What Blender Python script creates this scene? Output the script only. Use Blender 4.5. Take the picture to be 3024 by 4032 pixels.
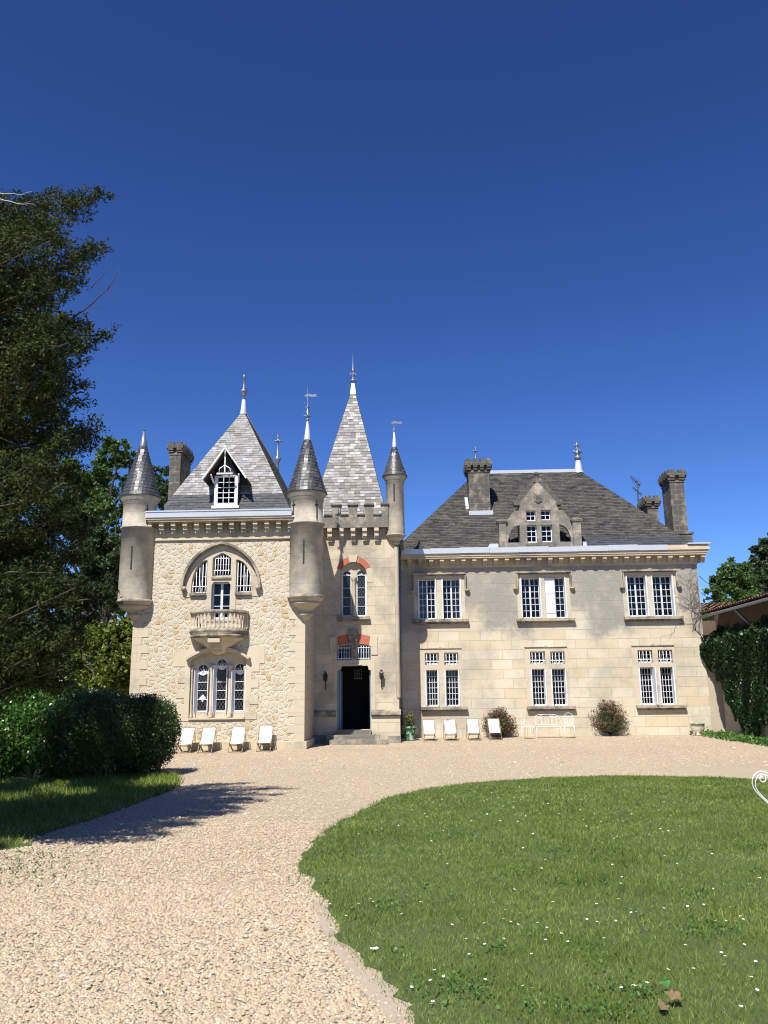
import bpy, math, random
import numpy as np
from mathutils import Vector, Matrix
from mathutils.geometry import tessellate_polygon
R_ = math.radians
PI = math.pi
rnd = random.Random(7)
rng = np.random.default_rng(11)
scene = bpy.context.scene
C = scene.collection
for o in list(bpy.data.objects): bpy.data.objects.remove(o)

# ------------------------------------------------------------------ camera
W_, H_, F_ = 3024., 4032., 3261.
YAW, PITCH, ROLL, CH = R_(1.6), R_(12.6), R_(0.7), 1.65
fw = Vector((-math.sin(YAW)*math.cos(PITCH), math.cos(YAW)*math.cos(PITCH), math.sin(PITCH)))
rt0 = Vector((math.cos(YAW), math.sin(YAW), 0)); up0 = rt0.cross(fw)
rt = rt0*math.cos(ROLL) - up0*math.sin(ROLL); up = up0*math.cos(ROLL) + rt0*math.sin(ROLL)
cd = bpy.data.cameras.new('camera'); cam = bpy.data.objects.new('camera', cd); C.objects.link(cam)
M4 = Matrix((rt, up, -fw)).transposed().to_4x4(); M4.translation = (0, 0, CH)
cam.matrix_world = M4
cd.sensor_fit = 'VERTICAL'; cd.sensor_height = 36.0; cd.lens = 36.0*F_/H_
cd.clip_start = 0.05; cd.clip_end = 3000
scene.camera = cam
scene.cycles.filter_width = 1.1
scene.render.resolution_x = 768; scene.render.resolution_y = 1024

# ------------------------------------------------------------------ light
SUN_D = Vector((0.94, 2.8, -4.11)).normalized()          # direction the light travels
world = bpy.data.worlds.new('World'); scene.world = world; world.use_nodes = True
nt = world.node_tree; bg = nt.nodes['Background']
sky = nt.nodes.new('ShaderNodeTexSky'); sky.sky_type = 'NISHITA'; sky.sun_disc = False
sky.sun_elevation = math.asin(-SUN_D.z)
sky.sun_rotation = math.atan2(-SUN_D.x, -SUN_D.y)
sky.altitude = 0; sky.air_density = 1.0; sky.dust_density = 0.3; sky.ozone_density = 3.0
gm = nt.nodes.new('ShaderNodeGamma'); gm.inputs[1].default_value = 1.5            # deep polarised-looking summer blue
tn = nt.nodes.new('ShaderNodeMix'); tn.data_type = 'RGBA'; tn.blend_type = 'MULTIPLY'; tn.inputs[0].default_value = 1.0; tn.inputs[7].default_value = (.345, .43, .61, 1)
nt.links.new(sky.outputs[0], gm.inputs[0]); nt.links.new(gm.outputs[0], tn.inputs[6]); nt.links.new(tn.outputs[2], bg.inputs['Color'])
bg.inputs['Strength'].default_value = 0.06
sl = bpy.data.lights.new('sun', 'SUN'); sl.energy = 5.0; sl.angle = R_(0.5); sl.color = (1.0, 0.955, 0.88)
so = bpy.data.objects.new('sun', sl); C.objects.link(so)
so.rotation_euler = SUN_D.to_track_quat('-Z', 'Y').to_euler(); so.location = (-8, -20, 40)
vs = scene.view_settings; vs.view_transform = 'Standard'; vs.look = 'None'; vs.exposure = 0.70; vs.gamma = 1; vs.use_curve_mapping = False

# ------------------------------------------------------------------ measuring helpers
def ray(x, y):
    return fw + rt*((x-W_/2)/F_) - up*((y-H_/2)/F_)
def at(x, y, Y):
    r = ray(x, y); return (r.x*Y/r.y, CH + r.z*Y/r.y)
def AX(x, y, Y): return at(x, y, Y)[0]
def AZ(x, y, Y): return at(x, y, Y)[1]
def gz(x, y):
    def ss(a, b, t):
        t = min(1, max(0, (t-a)/(b-a))); return t*t*(3-2*t)
    return 0.10*ss(23.5, 27.5, y) + 0.07*ss(28, 32, y)
def gnd(x, y):
    r = ray(x, y); z = 0
    for i in range(12):
        t = (z-CH)/r.z; z = gz(r.x*t, r.y*t)
    return Vector((r.x*t, r.y*t, z))
class K:                                                  # crop windows the measurements were taken in
    def __init__(s, ox, oy, k): s.o = (ox, oy, k)
    def __call__(s, x, y): return (s.o[0]+x*s.o[2], s.o[1]+y*s.o[2])
c1 = K(400, 1400, .5425); c2 = K(400, 2100, .5425); c3 = K(1100, 1350, .3617); c4 = K(1100, 2050, .4068)
c5 = K(1550, 1700, .4822); c6 = K(2224, 1700, .4822); c7 = K(1550, 2200, .4822); c8 = K(2224, 2200, .4822)
def rc(c, x0, y0, x1, y1, Y):                             # rectangle on plane Y -> X0, X1, Z0, Z1
    xm, ym = (x0+x1)/2, (y0+y1)/2
    return (AX(*c(x0, ym), Y), AX(*c(x1, ym), Y), AZ(*c(xm, y1), Y), AZ(*c(xm, y0), Y))

# ------------------------------------------------------------------ materials
class N:
    def __init__(s, name):
        s.m = bpy.data.materials.new(name); s.m.use_nodes = True; s.t = s.m.node_tree
        s.b = s.t.nodes['Principled BSDF']; s.out = s.t.nodes['Material Output']
    def n(s, typ, inp=None, **kw):
        nd = s.t.nodes.new('ShaderNode'+typ)
        for k, v in kw.items(): setattr(nd, k, v)
        for k, v in (inp or {}).items():
            if hasattr(v, 'is_output') or isinstance(v, bpy.types.NodeSocket): s.t.links.new(v, nd.inputs[k])
            else: nd.inputs[k].default_value = v
        return nd
    def mix(s, fac, a, b, blend='MIX'):
        nd = s.t.nodes.new('ShaderNodeMix'); nd.data_type = 'RGBA'; nd.blend_type = blend
        for i, v in ((0, fac), (6, a), (7, b)):
            if isinstance(v, bpy.types.NodeSocket): s.t.links.new(v, nd.inputs[i])
            else: nd.inputs[i].default_value = v if i == 0 else (*v, 1)[:4]
        return nd.outputs[2]
    def math(s, op, a, b=0.0, clamp=False):
        nd = s.t.nodes.new('ShaderNodeMath'); nd.operation = op; nd.use_clamp = clamp
        for i, v in ((0, a), (1, b)):
            if isinstance(v, bpy.types.NodeSocket): s.t.links.new(v, nd.inputs[i])
            else: nd.inputs[i].default_value = v
        return nd.outputs[0]
    def ramp(s, fac, stops, interp='LINEAR'):
        nd = s.t.nodes.new('ShaderNodeValToRGB'); e = nd.color_ramp; e.interpolation = interp
        while len(e.elements) < len(stops): e.elements.new(.5)
        for i, (p, c) in enumerate(stops):
            e.elements[i].position = p; e.elements[i].color = (*c, 1) if len(c) == 3 else c
        s.t.links.new(fac, nd.inputs[0]); return nd.outputs[0]
    def grey(s, fac, p0, p1):
        return s.ramp(fac, [(p0, (0, 0, 0)), (p1, (1, 1, 1))])
    def noise(s, vec, scale, detail=4, rough=.55):
        i = {'Scale': scale, 'Detail': detail, 'Roughness': rough}
        if vec is not None: i['Vector'] = vec
        return s.n('TexNoise', i).outputs[0]
    def obj(s): return s.n('TexCoord').outputs['Object']
    def uv(s): return s.n('TexCoord').outputs['UV']
    def wall(s):                                          # (x+y, z) so front and side walls both get level courses
        sp = s.n('SeparateXYZ', {0: s.obj()})
        return s.n('CombineXYZ', {0: s.math('ADD', sp.outputs[0], sp.outputs[1]), 1: sp.outputs[2]}).outputs[0]
    def bump(s, h, strength=.5, dist=.02, prev=None):
        i = {'Height': h, 'Strength': strength, 'Distance': dist}
        if prev is not None: i['Normal'] = prev
        return s.n('Bump', i).outputs[0]
    def set(s, col=None, rough=None, normal=None, **kw):
        for k, v in (('Base Color', col), ('Roughness', rough), ('Normal', normal)):
            if v is None: continue
            if isinstance(v, bpy.types.NodeSocket): s.t.links.new(v, s.b.inputs[k])
            elif k == 'Base Color': s.b.inputs[k].default_value = (*v, 1)
            else: s.b.inputs[k].default_value = v
        for k, v in kw.items():
            k = k.replace('_', ' ')
            if isinstance(v, bpy.types.NodeSocket): s.t.links.new(v, s.b.inputs[k])
            else: s.b.inputs[k].default_value = v
        return s.m

def ashlar(name, c_a, c_b, c_pat, pat=(.45, .65), bw=.75, bh=.31, uv=False, mortar=(.36, .32, .25), zone=None, lich=.35, pscale=.55, msize=.006):
    q = N(name); v = q.uv() if uv else q.wall(); o = q.obj()
    wv = q.noise(v, 1.2, 2); 
    br = q.n('TexBrick', {'Vector': v, 'Color1': (0, 0, 0, 1), 'Color2': (1, 1, 1, 1), 'Mortar': (.5, .5, .5, 1), 'Scale': 1.0, 'Mortar Size': msize, 'Mortar Smooth': .3, 'Bias': 0.0, 'Brick Width': bw, 'Row Height': bh})
    br.offset = .46; br.squash = 1.0
    col = q.mix(br.outputs[0], c_a, c_b)
    col = q.mix(q.grey(q.noise(o, 3.1, 6), .35, .75), col, q.mix(.22, col, (.60, .42, .20)))
    pn = q.noise(o, pscale, 8, .68)
    pm = q.grey(pn, *pat)
    if zone:                                              # patina that covers a height band of the wall, with a ragged edge
        sp = q.n('SeparateXYZ', {0: o}); z = q.math('ADD', sp.outputs[2], q.math('MULTIPLY', q.math('SUBTRACT', q.noise(o, .9, 6, .6), .5), 2.2))
        zz = q.n('MapRange', {0: z, 1: zone[0], 2: zone[0]+.5, 3: 0.0, 4: 1.0}).outputs[0]
        zt = q.n('MapRange', {0: z, 1: zone[1], 2: zone[1]+.5, 3: 1.0, 4: 0.0}).outputs[0]
        pm = q.math('MAXIMUM', q.math('MULTIPLY', pm, .55), q.math('MULTIPLY', q.math('MULTIPLY', zz, zt), q.n('MapRange', {0: q.noise(o, 1.7, 8, .75), 1: .30, 2: .52, 3: .60, 4: 1.0}).outputs[0]))
        dx = None                                         # rain shadow under sills: cleaner stone below and beside the upper windows
        for cx_ in (1.75, 5.76, 9.55):
            d_ = q.math('ABSOLUTE', q.math('SUBTRACT', sp.outputs[0], cx_-1.0)); dx = d_ if dx is None else q.math('MINIMUM', dx, d_)
        dx = q.math('ADD', dx, q.math('MULTIPLY', q.math('SUBTRACT', q.noise(o, 2.2, 6, .7), .5), .9))
        wx = q.n('MapRange', {0: dx, 1: .85, 2: 1.25, 3: 1.0, 4: 0.0}).outputs[0]
        wz = q.math('MULTIPLY', q.n('MapRange', {0: z, 1: 3.0, 2: 3.6, 3: 0.0, 4: 1.0}).outputs[0], q.n('MapRange', {0: z, 1: 4.5, 2: 5.0, 3: 1.0, 4: 0.08}).outputs[0])
        pm = q.math('MULTIPLY', pm, q.math('SUBTRACT', 1.0, q.math('MULTIPLY', q.math('MULTIPLY', wx, wz), .8)))
    col = q.mix(pm, col, q.mix(q.noise(o, 14, 5, .7), tuple(x*.72 for x in c_pat), tuple(x*1.2 for x in c_pat)))
    fine = q.noise(o, 40, 5, .7)
    ln = q.math('MULTIPLY', q.grey(q.noise(o, 22, 6, .75), .60, .68), q.math('ADD', q.math('MULTIPLY', pm, lich), .05))
    col = q.mix(ln, col, (.10, .095, .085))
    col = q.mix(q.math('MULTIPLY', fine, .30), col, (.20, .18, .15), 'MULTIPLY')
    col = q.mix(q.math('MULTIPLY', br.outputs[1], .55), col, mortar)
    h = q.math('ADD', q.math('MULTIPLY', br.outputs[1], -.8), q.math('MULTIPLY', fine, .5))
    return q.set(col, .88, q.bump(h, .55, .012), Specular_IOR_Level=.25)

M = {}
CREAM = (.60, .53, .395); CREAM2 = (.54, .475, .355); GREYS = (.34, .31, .25)
M['ashlar'] = ashlar('ashlar_limestone', CREAM, (.52, .44, .31), GREYS, (.50, .66))
M['wing'] = ashlar('wing_limestone', (.65, .60, .475), (.60, .505, .345), (.31, .295, .25), (.43, .62), zone=(3.5, 6.6), bw=.80, bh=.36, msize=.010, mortar=(.30, .265, .21))
M['tower'] = ashlar('tower_limestone', CREAM, CREAM2, (.35, .315, .25), (.46, .62), bw=.62, bh=.34, lich=.3, msize=.009, mortar=(.33, .29, .22))
M['turret'] = ashlar('turret_limestone', (.50, .46, .365), (.43, .395, .32), (.25, .236, .205), (.42, .68), uv=True, bw=.55, bh=.33, pscale=1.6, lich=.55, msize=.010)
M['corbelst'] = ashlar('corbel_limestone', (.50, .44, .33), (.45, .40, .30), (.22, .20, .165), (.52, .66), bw=2, bh=2, pscale=2.2, lich=.4, msize=.002)
M['lichen'] = ashlar('lichened_limestone', (.40, .36, .29), (.31, .28, .23), (.19, .175, .15), (.38, .52), bw=.5, bh=.3, pscale=1.6, lich=.9)
M['chim'] = ashlar('chimney_stone', (.27, .245, .20), (.19, .175, .145), (.10, .093, .08), (.36, .50), bw=.42, bh=.22, pscale=2.2, lich=1.0)
M['clean'] = ashlar('dressed_limestone', (.57, .505, .385), (.53, .465, .355), (.40, .36, .285), (.52, .66), bw=2.0, bh=1.1, pscale=1.2, lich=.25, msize=.003)
M['trim'] = ashlar('weathered_trim', (.42, .365, .27), (.37, .32, .24), (.17, .155, .13), (.44, .58), bw=1.3, bh=1.0, pscale=2.0, lich=.7, msize=.003)

def rubble():
    q = N('rubble_limestone'); v = q.wall(); o = q.obj()
    d = q.n('TexNoise', {'Vector': v, 'Scale': 2.5, 'Detail': 2.0}).outputs[1]
    va = q.n('VectorMath', {0: v, 1: q.n('VectorMath', {0: d, 1: (.16, .16, 0)}, operation='MULTIPLY').outputs[0]}, operation='ADD').outputs[0]
    sc = 6.0
    e = q.n('TexVoronoi', {'Vector': va, 'Scale': sc, 'Randomness': 1.0}, feature='DISTANCE_TO_EDGE', voronoi_dimensions='2D').outputs['Distance']
    c = q.n('TexVoronoi', {'Vector': va, 'Scale': sc, 'Randomness': 1.0}, feature='F1', voronoi_dimensions='2D').outputs['Color']
    sp = q.n('SeparateColor', {0: c})
    st = q.ramp(sp.outputs[0], [(0, (.47, .41, .31)), (.35, (.58, .515, .395)), (.62, (.53, .475, .37)), (.80, (.58, .50, .37)), (.92, (.47, .35, .19)), (1, (.42, .35, .25))], 'LINEAR')
    st = q.mix(q.grey(q.noise(o, 9, 6, .7), .4, .7), st, q.mix(.28, st, (.42, .34, .24)))
    mort = q.n('MapRange', {0: e, 1: .035, 2: .065, 3: 1.0, 4: 0.0}).outputs[0]
    col = q.mix(mort, st, (.68, .62, .49))
    fine = q.noise(o, 30, 5, .7)
    col = q.mix(q.math('MULTIPLY', fine, .25), col, (.2, .18, .15), 'MULTIPLY')
    h1 = q.n('MapRange', {0: e, 1: .02, 2: .10, 3: 0.6, 4: 0.0}).outputs[0]
    h2 = q.n('MapRange', {0: e, 1: .06, 2: .25, 3: 0.0, 4: 0.9}).outputs[0]
    h = q.math('ADD', q.math('ADD', h1, h2), q.math('MULTIPLY', q.noise(o, 7, 6, .7), 1.1))
    return q.set(col, .9, q.bump(h, .62, .03), Specular_IOR_Level=.2)
M['rubble'] = rubble()

def slate(name, cols, rough=(.36, .75), lich=.5, lichcol=(.17, .155, .125), spec=.35, patchw=1.5):
    q = N(name); o = q.obj(); r = q.n('NewGeometry').outputs['Random Per Island']
    patch = q.noise(o, 1.5, 7, .72)
    rr = q.math('ADD', q.math('MULTIPLY', r, .75), q.math('MULTIPLY', q.math('SUBTRACT', patch, .43), patchw), True)
    col = q.ramp(rr, [(i/(len(cols)-1), c) for i, c in enumerate(cols)])
    lm = q.math('MULTIPLY', q.grey(q.noise(o, 13, 7, .8), .47, .60), lich)
    lm = q.math('MULTIPLY', lm, q.grey(q.noise(o, .9, 5, .65), .38, .58))
    col = q.mix(lm, col, lichcol)
    col = q.mix(q.grey(q.noise(o, 32, 4, .7), .60, .70), col, q.mix(.5, col, (.03, .03, .03)))
    rg = q.n('MapRange', {0: r, 3: rough[1], 4: rough[0]}).outputs[0]
    return q.set(col, rg, q.bump(q.noise(o, 18, 5), .35, .01), Specular_IOR_Level=spec)
M['slate_light'] = slate('weathered_pale_slate_glints', [(.11, .107, .10), (.165, .16, .15), (.215, .21, .20), (.26, .257, .252), (.31, .312, .32), (.46, .475, .51)], (.36, .7), .95, (.19, .17, .135), .4, 1.35)  # palest stops are bright slates and painted sun glints
M['slate_spire'] = slate('spire_pale_slate_glints', [(.14, .133, .122), (.185, .178, .165), (.215, .208, .195), (.25, .245, .235), (.285, .28, .275), (.42, .435, .46)], (.45, .75), 1.0, (.165, .145, .115), .35, .8)  # whitish last stop paints glints on single spire slates
M['slate_dark'] = slate('new_dark_slate', [(.028, .030, .034), (.045, .048, .053), (.075, .079, .087)], (.34, .5), .05, (.1, .1, .09), .45, .4)
M['slate_turret'] = slate('turret_slate', [(.022, .022, .023), (.037, .037, .038), (.060, .061, .063), (.15, .155, .16)], (.33, .55), .5, (.10, .092, .07), .45, .8)
M['slate_wing'] = slate('brown_lichened_slate', [(.018, .018, .022), (.036, .034, .034), (.058, .053, .047), (.10, .093, .078)], (.6, .9), .8, (.115, .107, .082), .25, 1.2)
M['slate_eave'] = slate('blue_eave_slate', [(.035, .038, .045), (.052, .055, .063), (.075, .078, .086)], (.45, .65), .05, (.1, .1, .1), .3, .6)

def simple(name, col, rough=.6, var=.12, scale=8, metal=0, spec=.5, bumps=0.0):
    q = N(name); o = q.obj(); n_ = q.noise(o, scale, 5, .65)
    c = q.mix(n_, tuple(x*(1-var) for x in col), tuple(min(1, x*(1+var)) for x in col))
    nm = q.bump(n_, bumps, .01) if bumps else None
    return q.set(c, rough, nm, Metallic=metal, Specular_IOR_Level=spec)
M['lead'] = simple('pale_lead', (.50, .53, .56), .42, .14, 3, .25)
M['zinc'] = simple('white_zinc', (.50, .515, .53), .35, .10, 2, .25)
M['finial'] = simple('finial_metal', (.17, .19, .225), .45, .3, 12, .5)
M['paint'] = simple('white_window_paint', (.62, .635, .665), .5, .07, 15)
M['shutter'] = simple('pale_grey_shutter_paint', (.60, .63, .69), .6, .12, 18)
M['bluepaint'] = simple('blue_grey_paint', (.16, .24, .32), .5, .1, 9)
M['dark'] = simple('dark_room', (.012, .012, .013), .9, .3, 3)  # near-black faces put the gloom of unlit rooms into the colour
M['black'] = simple('black_iron_slit_shade', (.02, .02, .021), .5, .3, 12)  # ironwork; also the painted shade of the arrow slits
M['brick'] = None
def brickm():
    q = N('red_brick'); v = q.uv()
    br = q.n('TexBrick', {'Vector': v, 'Color1': (.42, .115, .055, 1), 'Color2': (.34, .085, .042, 1), 'Mortar': (.40, .22, .14, 1), 'Scale': 1.0, 'Mortar Size': .004, 'Brick Width': .062, 'Row Height': .23})
    br.offset = 0.0
    c = q.mix(q.noise(q.obj(), 18, 5), br.outputs[0], q.mix(.5, br.outputs[0], (.30, .10, .06)))
    return q.set(c, .85, q.bump(br.outputs[1], -.4, .008))
M['brick'] = brickm()
M['curtain'] = simple('pale_curtain', (.62, .61, .58), .9, .15, 12)
M['wood'] = simple('grey_teak', (.24, .165, .10), .7, .25, 20)
def fabric(name, spots):
    q = N(name); o = q.obj(); c = (.80, .79, .76)
    if spots:
        m = q.grey(q.noise(o, spots[1], 3, .6), .58, .62)
        c = q.mix(q.math('MULTIPLY', m, spots[2]), c, spots[0])
    return q.set(c, .85)
M['fab_plain'] = fabric('white_canvas', None)
M['fab_violet'] = fabric('violet_print_canvas', ((.30, .12, .50), 4, .9))
M['fab_green'] = fabric('green_print_canvas', ((.33, .42, .18), 17, .7))
M['fab_red'] = fabric('red_print_canvas', ((.60, .18, .16), 15, .6))
M['whiteiron'] = simple('white_iron', (.80, .80, .79), .4, .05, 10)
def glass():
    q = N('window_glass'); q.t.nodes.remove(q.b)
    tr = q.n('BsdfTransparent', {'Color': (.30, .33, .36, 1)}); gl = q.n('BsdfGlossy', {'Color': (.9, .95, 1, 1), 'Roughness': .03})
    wob = q.bump(q.noise(q.obj(), 3.0, 2), .25, .01); q.t.links.new(wob, gl.inputs['Normal'])
    fr = q.n('Fresnel', {'IOR': 1.35}); fa = q.math('MULTIPLY', fr.outputs[0], 1.0, True)
    mx = q.n('MixShader', {0: fa, 1: tr.outputs[0], 2: gl.outputs[0]})
    q.t.links.new(mx.outputs[0], q.out.inputs[0]); return q.m
M['glass'] = glass()
def leaded():
    q = N('leaded_glass'); sp = q.n('SeparateXYZ', {0: q.obj()}); x, z = sp.outputs[0], sp.outputs[2]
    lines = []
    for sgn in (1, -1):
        t = q.math('ADD', q.math('MULTIPLY', x, 9.5), q.math('MULTIPLY', z, 5.4*sgn))
        f = q.math('ABSOLUTE', q.math('SUBTRACT', q.math('FRACT', t), .5)); lines.append(q.math('LESS_THAN', f, .045))
    m = q.math('MAXIMUM', *lines)
    gl = q.mix(q.noise(q.obj(), 2.0, 2), (.004, .005, .006), (.015, .018, .020))
    col = q.mix(m, gl, (.10, .11, .115))
    rg = q.n('MapRange', {0: m, 3: .10, 4: .5}).outputs[0]
    return q.set(col, rg, Specular_IOR_Level=.25)
M['leaded'] = leaded()

def leafmat(name, cols, rough=.5, trans=.35, spec=.4, rw=.65, pw=.8):
    q = N(name)
    rn = q.n('NewGeometry').outputs['Random Per Island']
    pn = q.noise(q.obj(), .8, 5, .65)
    r = q.math('ADD', q.math('MULTIPLY', rn, rw), q.math('MULTIPLY', q.math('SUBTRACT', pn, .3), pw), True)
    c = q.ramp(r, [(i/(len(cols)-1), k) for i, k in enumerate(cols)])
    q.set(c, rough, Specular_IOR_Level=spec)
    tl = q.n('BsdfTranslucent', {'Color': c})
    mx = q.n('MixShader', {0: trans, 1: q.b.outputs[0], 2: tl.outputs[0]})
    q.t.links.new(mx.outputs[0], q.out.inputs[0]); return q.m
M['conifer'] = leafmat('conifer_needles', [(.010, .020, .005), (.022, .036, .008), (.047, .060, .013), (.11, .098, .022)], .7, .15, .15)
M['oak'] = leafmat('broadleaf_foliage', [(.035, .075, .016), (.065, .125, .026), (.11, .18, .04)], .5, .35)
M['oakdark'] = leafmat('dark_broadleaf_foliage', [(.022, .045, .016), (.040, .075, .022), (.065, .115, .03)], .5, .3)
M['bamboo'] = leafmat('yellow_green_foliage', [(.065, .095, .014), (.125, .165, .024), (.20, .24, .04)], .5, .35)
M['laurel'] = leafmat('laurel_leaves', [(.030, .080, .011), (.062, .145, .02), (.11, .23, .035)], .32, .3, .5)
M['hedge'] = leafmat('hedge_leaves', [(.014, .036, .008), (.03, .068, .012), (.06, .12, .022)], .5, .25)
M['ivy'] = leafmat('ivy_leaves', [(.014, .040, .010), (.028, .068, .016), (.05, .105, .025)], .38, .2, .45)
M['grassm'] = leafmat('grass_blades', [(.028, .060, .009), (.080, .140, .018), (.138, .202, .031), (.215, .27, .05), (.37, .38, .14)], .6, .3, .15, .75, .9)
M['weeds'] = leafmat('weed_leaves', [(.045, .11, .018), (.075, .165, .028), (.11, .21, .04)], .5, .3)
M['fuchsia'] = leafmat('bush_leaves', [(.045, .07, .02), (.075, .10, .035), (.12, .14, .055)], .6, .3)
M['redflower'] = leafmat('red_flowers', [(.22, .03, .045), (.33, .06, .08), (.42, .14, .15)], .6, .3)
M['broadpale'] = leafmat('pale_green_leaves', [(.08, .20, .05), (.13, .28, .07)], .4, .3)
M['dryleaf'] = leafmat('dry_leaves', [(.16, .10, .045), (.25, .17, .085), (.33, .25, .14)], .8, .2)
M['bark'] = simple('bark', (.055, .045, .035), .9, .4, 9, bumps=.6)
M['twig'] = simple('dry_twig', (.15, .125, .10), .9, .3, 14)
M['paletwig'] = simple('bleached_twig', (.55, .52, .48), .9, .2, 14)
M['petal'] = simple('daisy_petals', (.85, .85, .82), .7, .03, 20)
M['yellow'] = simple('yellow_flower_centre', (.75, .50, .04), .7, .1, 20)

def gravel_mat(pebble=False):
    q = N('pebbles' if pebble else 'gravel'); o = q.obj()
    cols = [(0, (.19, .17, .145)), (.08, (.30, .24, .17)), (.26, (.42, .32, .19)), (.42, (.40, .325, .22)), (.58, (.47, .39, .265)), (.76, (.385, .32, .23)), (.86, (.41, .31, .20)), (.94, (.55, .495, .385)), (1, (.24, .23, .215))]
    if pebble:
        rn = q.n('NewGeometry').outputs['Random Per Island']
        c = q.ramp(rn, cols)
        return q.set(q.mix(q.noise(o, 60, 3), c, q.mix(.3, c, (.3, .2, .14))), .7, Specular_IOR_Level=.35)
    v1 = q.n('TexVoronoi', {'Vector': o, 'Scale': 42.0}, feature='F1', voronoi_dimensions='2D')
    v2 = q.n('TexVoronoi', {'Vector': o, 'Scale': 24.0}, feature='F1', voronoi_dimensions='2D')
    s1 = q.n('SeparateColor', {0: v1.outputs['Color']}).outputs[0]; s2 = q.n('SeparateColor', {0: v2.outputs['Color']}).outputs[1]
    c = q.mix(.4, q.ramp(s1, cols), q.ramp(s2, cols)); c = q.mix(.55, c, q.mix(q.grey(q.noise(o, 70, 3, .7), .40, .62), (.27, .22, .155), (.54, .455, .325)))
    big = q.noise(o, .35, 5, .6)
    c = q.mix(q.grey(big, .42, .66), c, q.mix(.40, c, (.33, .265, .20)))
    c = q.mix(q.grey(q.noise(o, 11, 6, .8), .47, .60), c, q.mix(.30, c, (.22, .175, .125)))
    mid = q.noise(o, 6, 6, .8)
    c = q.mix(q.grey(mid, .5, .72), c, q.mix(.30, c, (.22, .17, .125)))
    h = q.math('ADD', q.math('MULTIPLY', v1.outputs['Distance'], -1.0), q.math('MULTIPLY', mid, .5))
    return q.set(c, .85, q.bump(h, .55, .02), Specular_IOR_Level=.2)
M['gravel'] = gravel_mat(); M['pebble'] = gravel_mat(True)
def soil(name, a, b):
    q = N(name); o = q.obj()
    c = q.mix(q.noise(o, 5, 8, .7), a, b)
    return q.set(c, .95, q.bump(q.noise(o, 30, 5), .5, .02))
M['lawnbase'] = soil('lawn_turf', (.035, .060, .014), (.075, .105, .028))
M['dirt'] = soil('packed_dirt', (.30, .245, .18), (.38, .315, .235))

# ------------------------------------------------------------------ mesh builder
def mesh_np(name, v, f, uvs=None):
    """v (n,3), f (m,k) arrays"""
    me = bpy.data.meshes.new(name); v = np.asarray(v, dtype=np.float32); f = np.asarray(f, dtype=np.int32)
    k = f.shape[1]; me.vertices.add(len(v)); me.vertices.foreach_set('co', v.ravel())
    me.loops.add(f.size); me.loops.foreach_set('vertex_index', f.ravel())
    me.polygons.add(len(f)); me.polygons.foreach_set('loop_start', np.arange(0, f.size, k, dtype=np.int32))
    me.update(calc_edges=True); return me
def tag(o, label=None, cat=None, group=None, kind=None):
    if label: o['label'] = label
    if cat: o['category'] = cat
    if group: o['group'] = group
    if kind: o['kind'] = kind
    return o
def empty(name, loc, rz=0):
    o = bpy.data.objects.new(name, None); C.objects.link(o); o.location = loc; o.rotation_euler = (0, 0, rz); o.empty_display_size = .3
    return o
def rootloc(p):
    while p is not None and p.parent is not None: p = p.parent
    return Vector(p.location) if p is not None else Vector((0, 0, 0))
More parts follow.
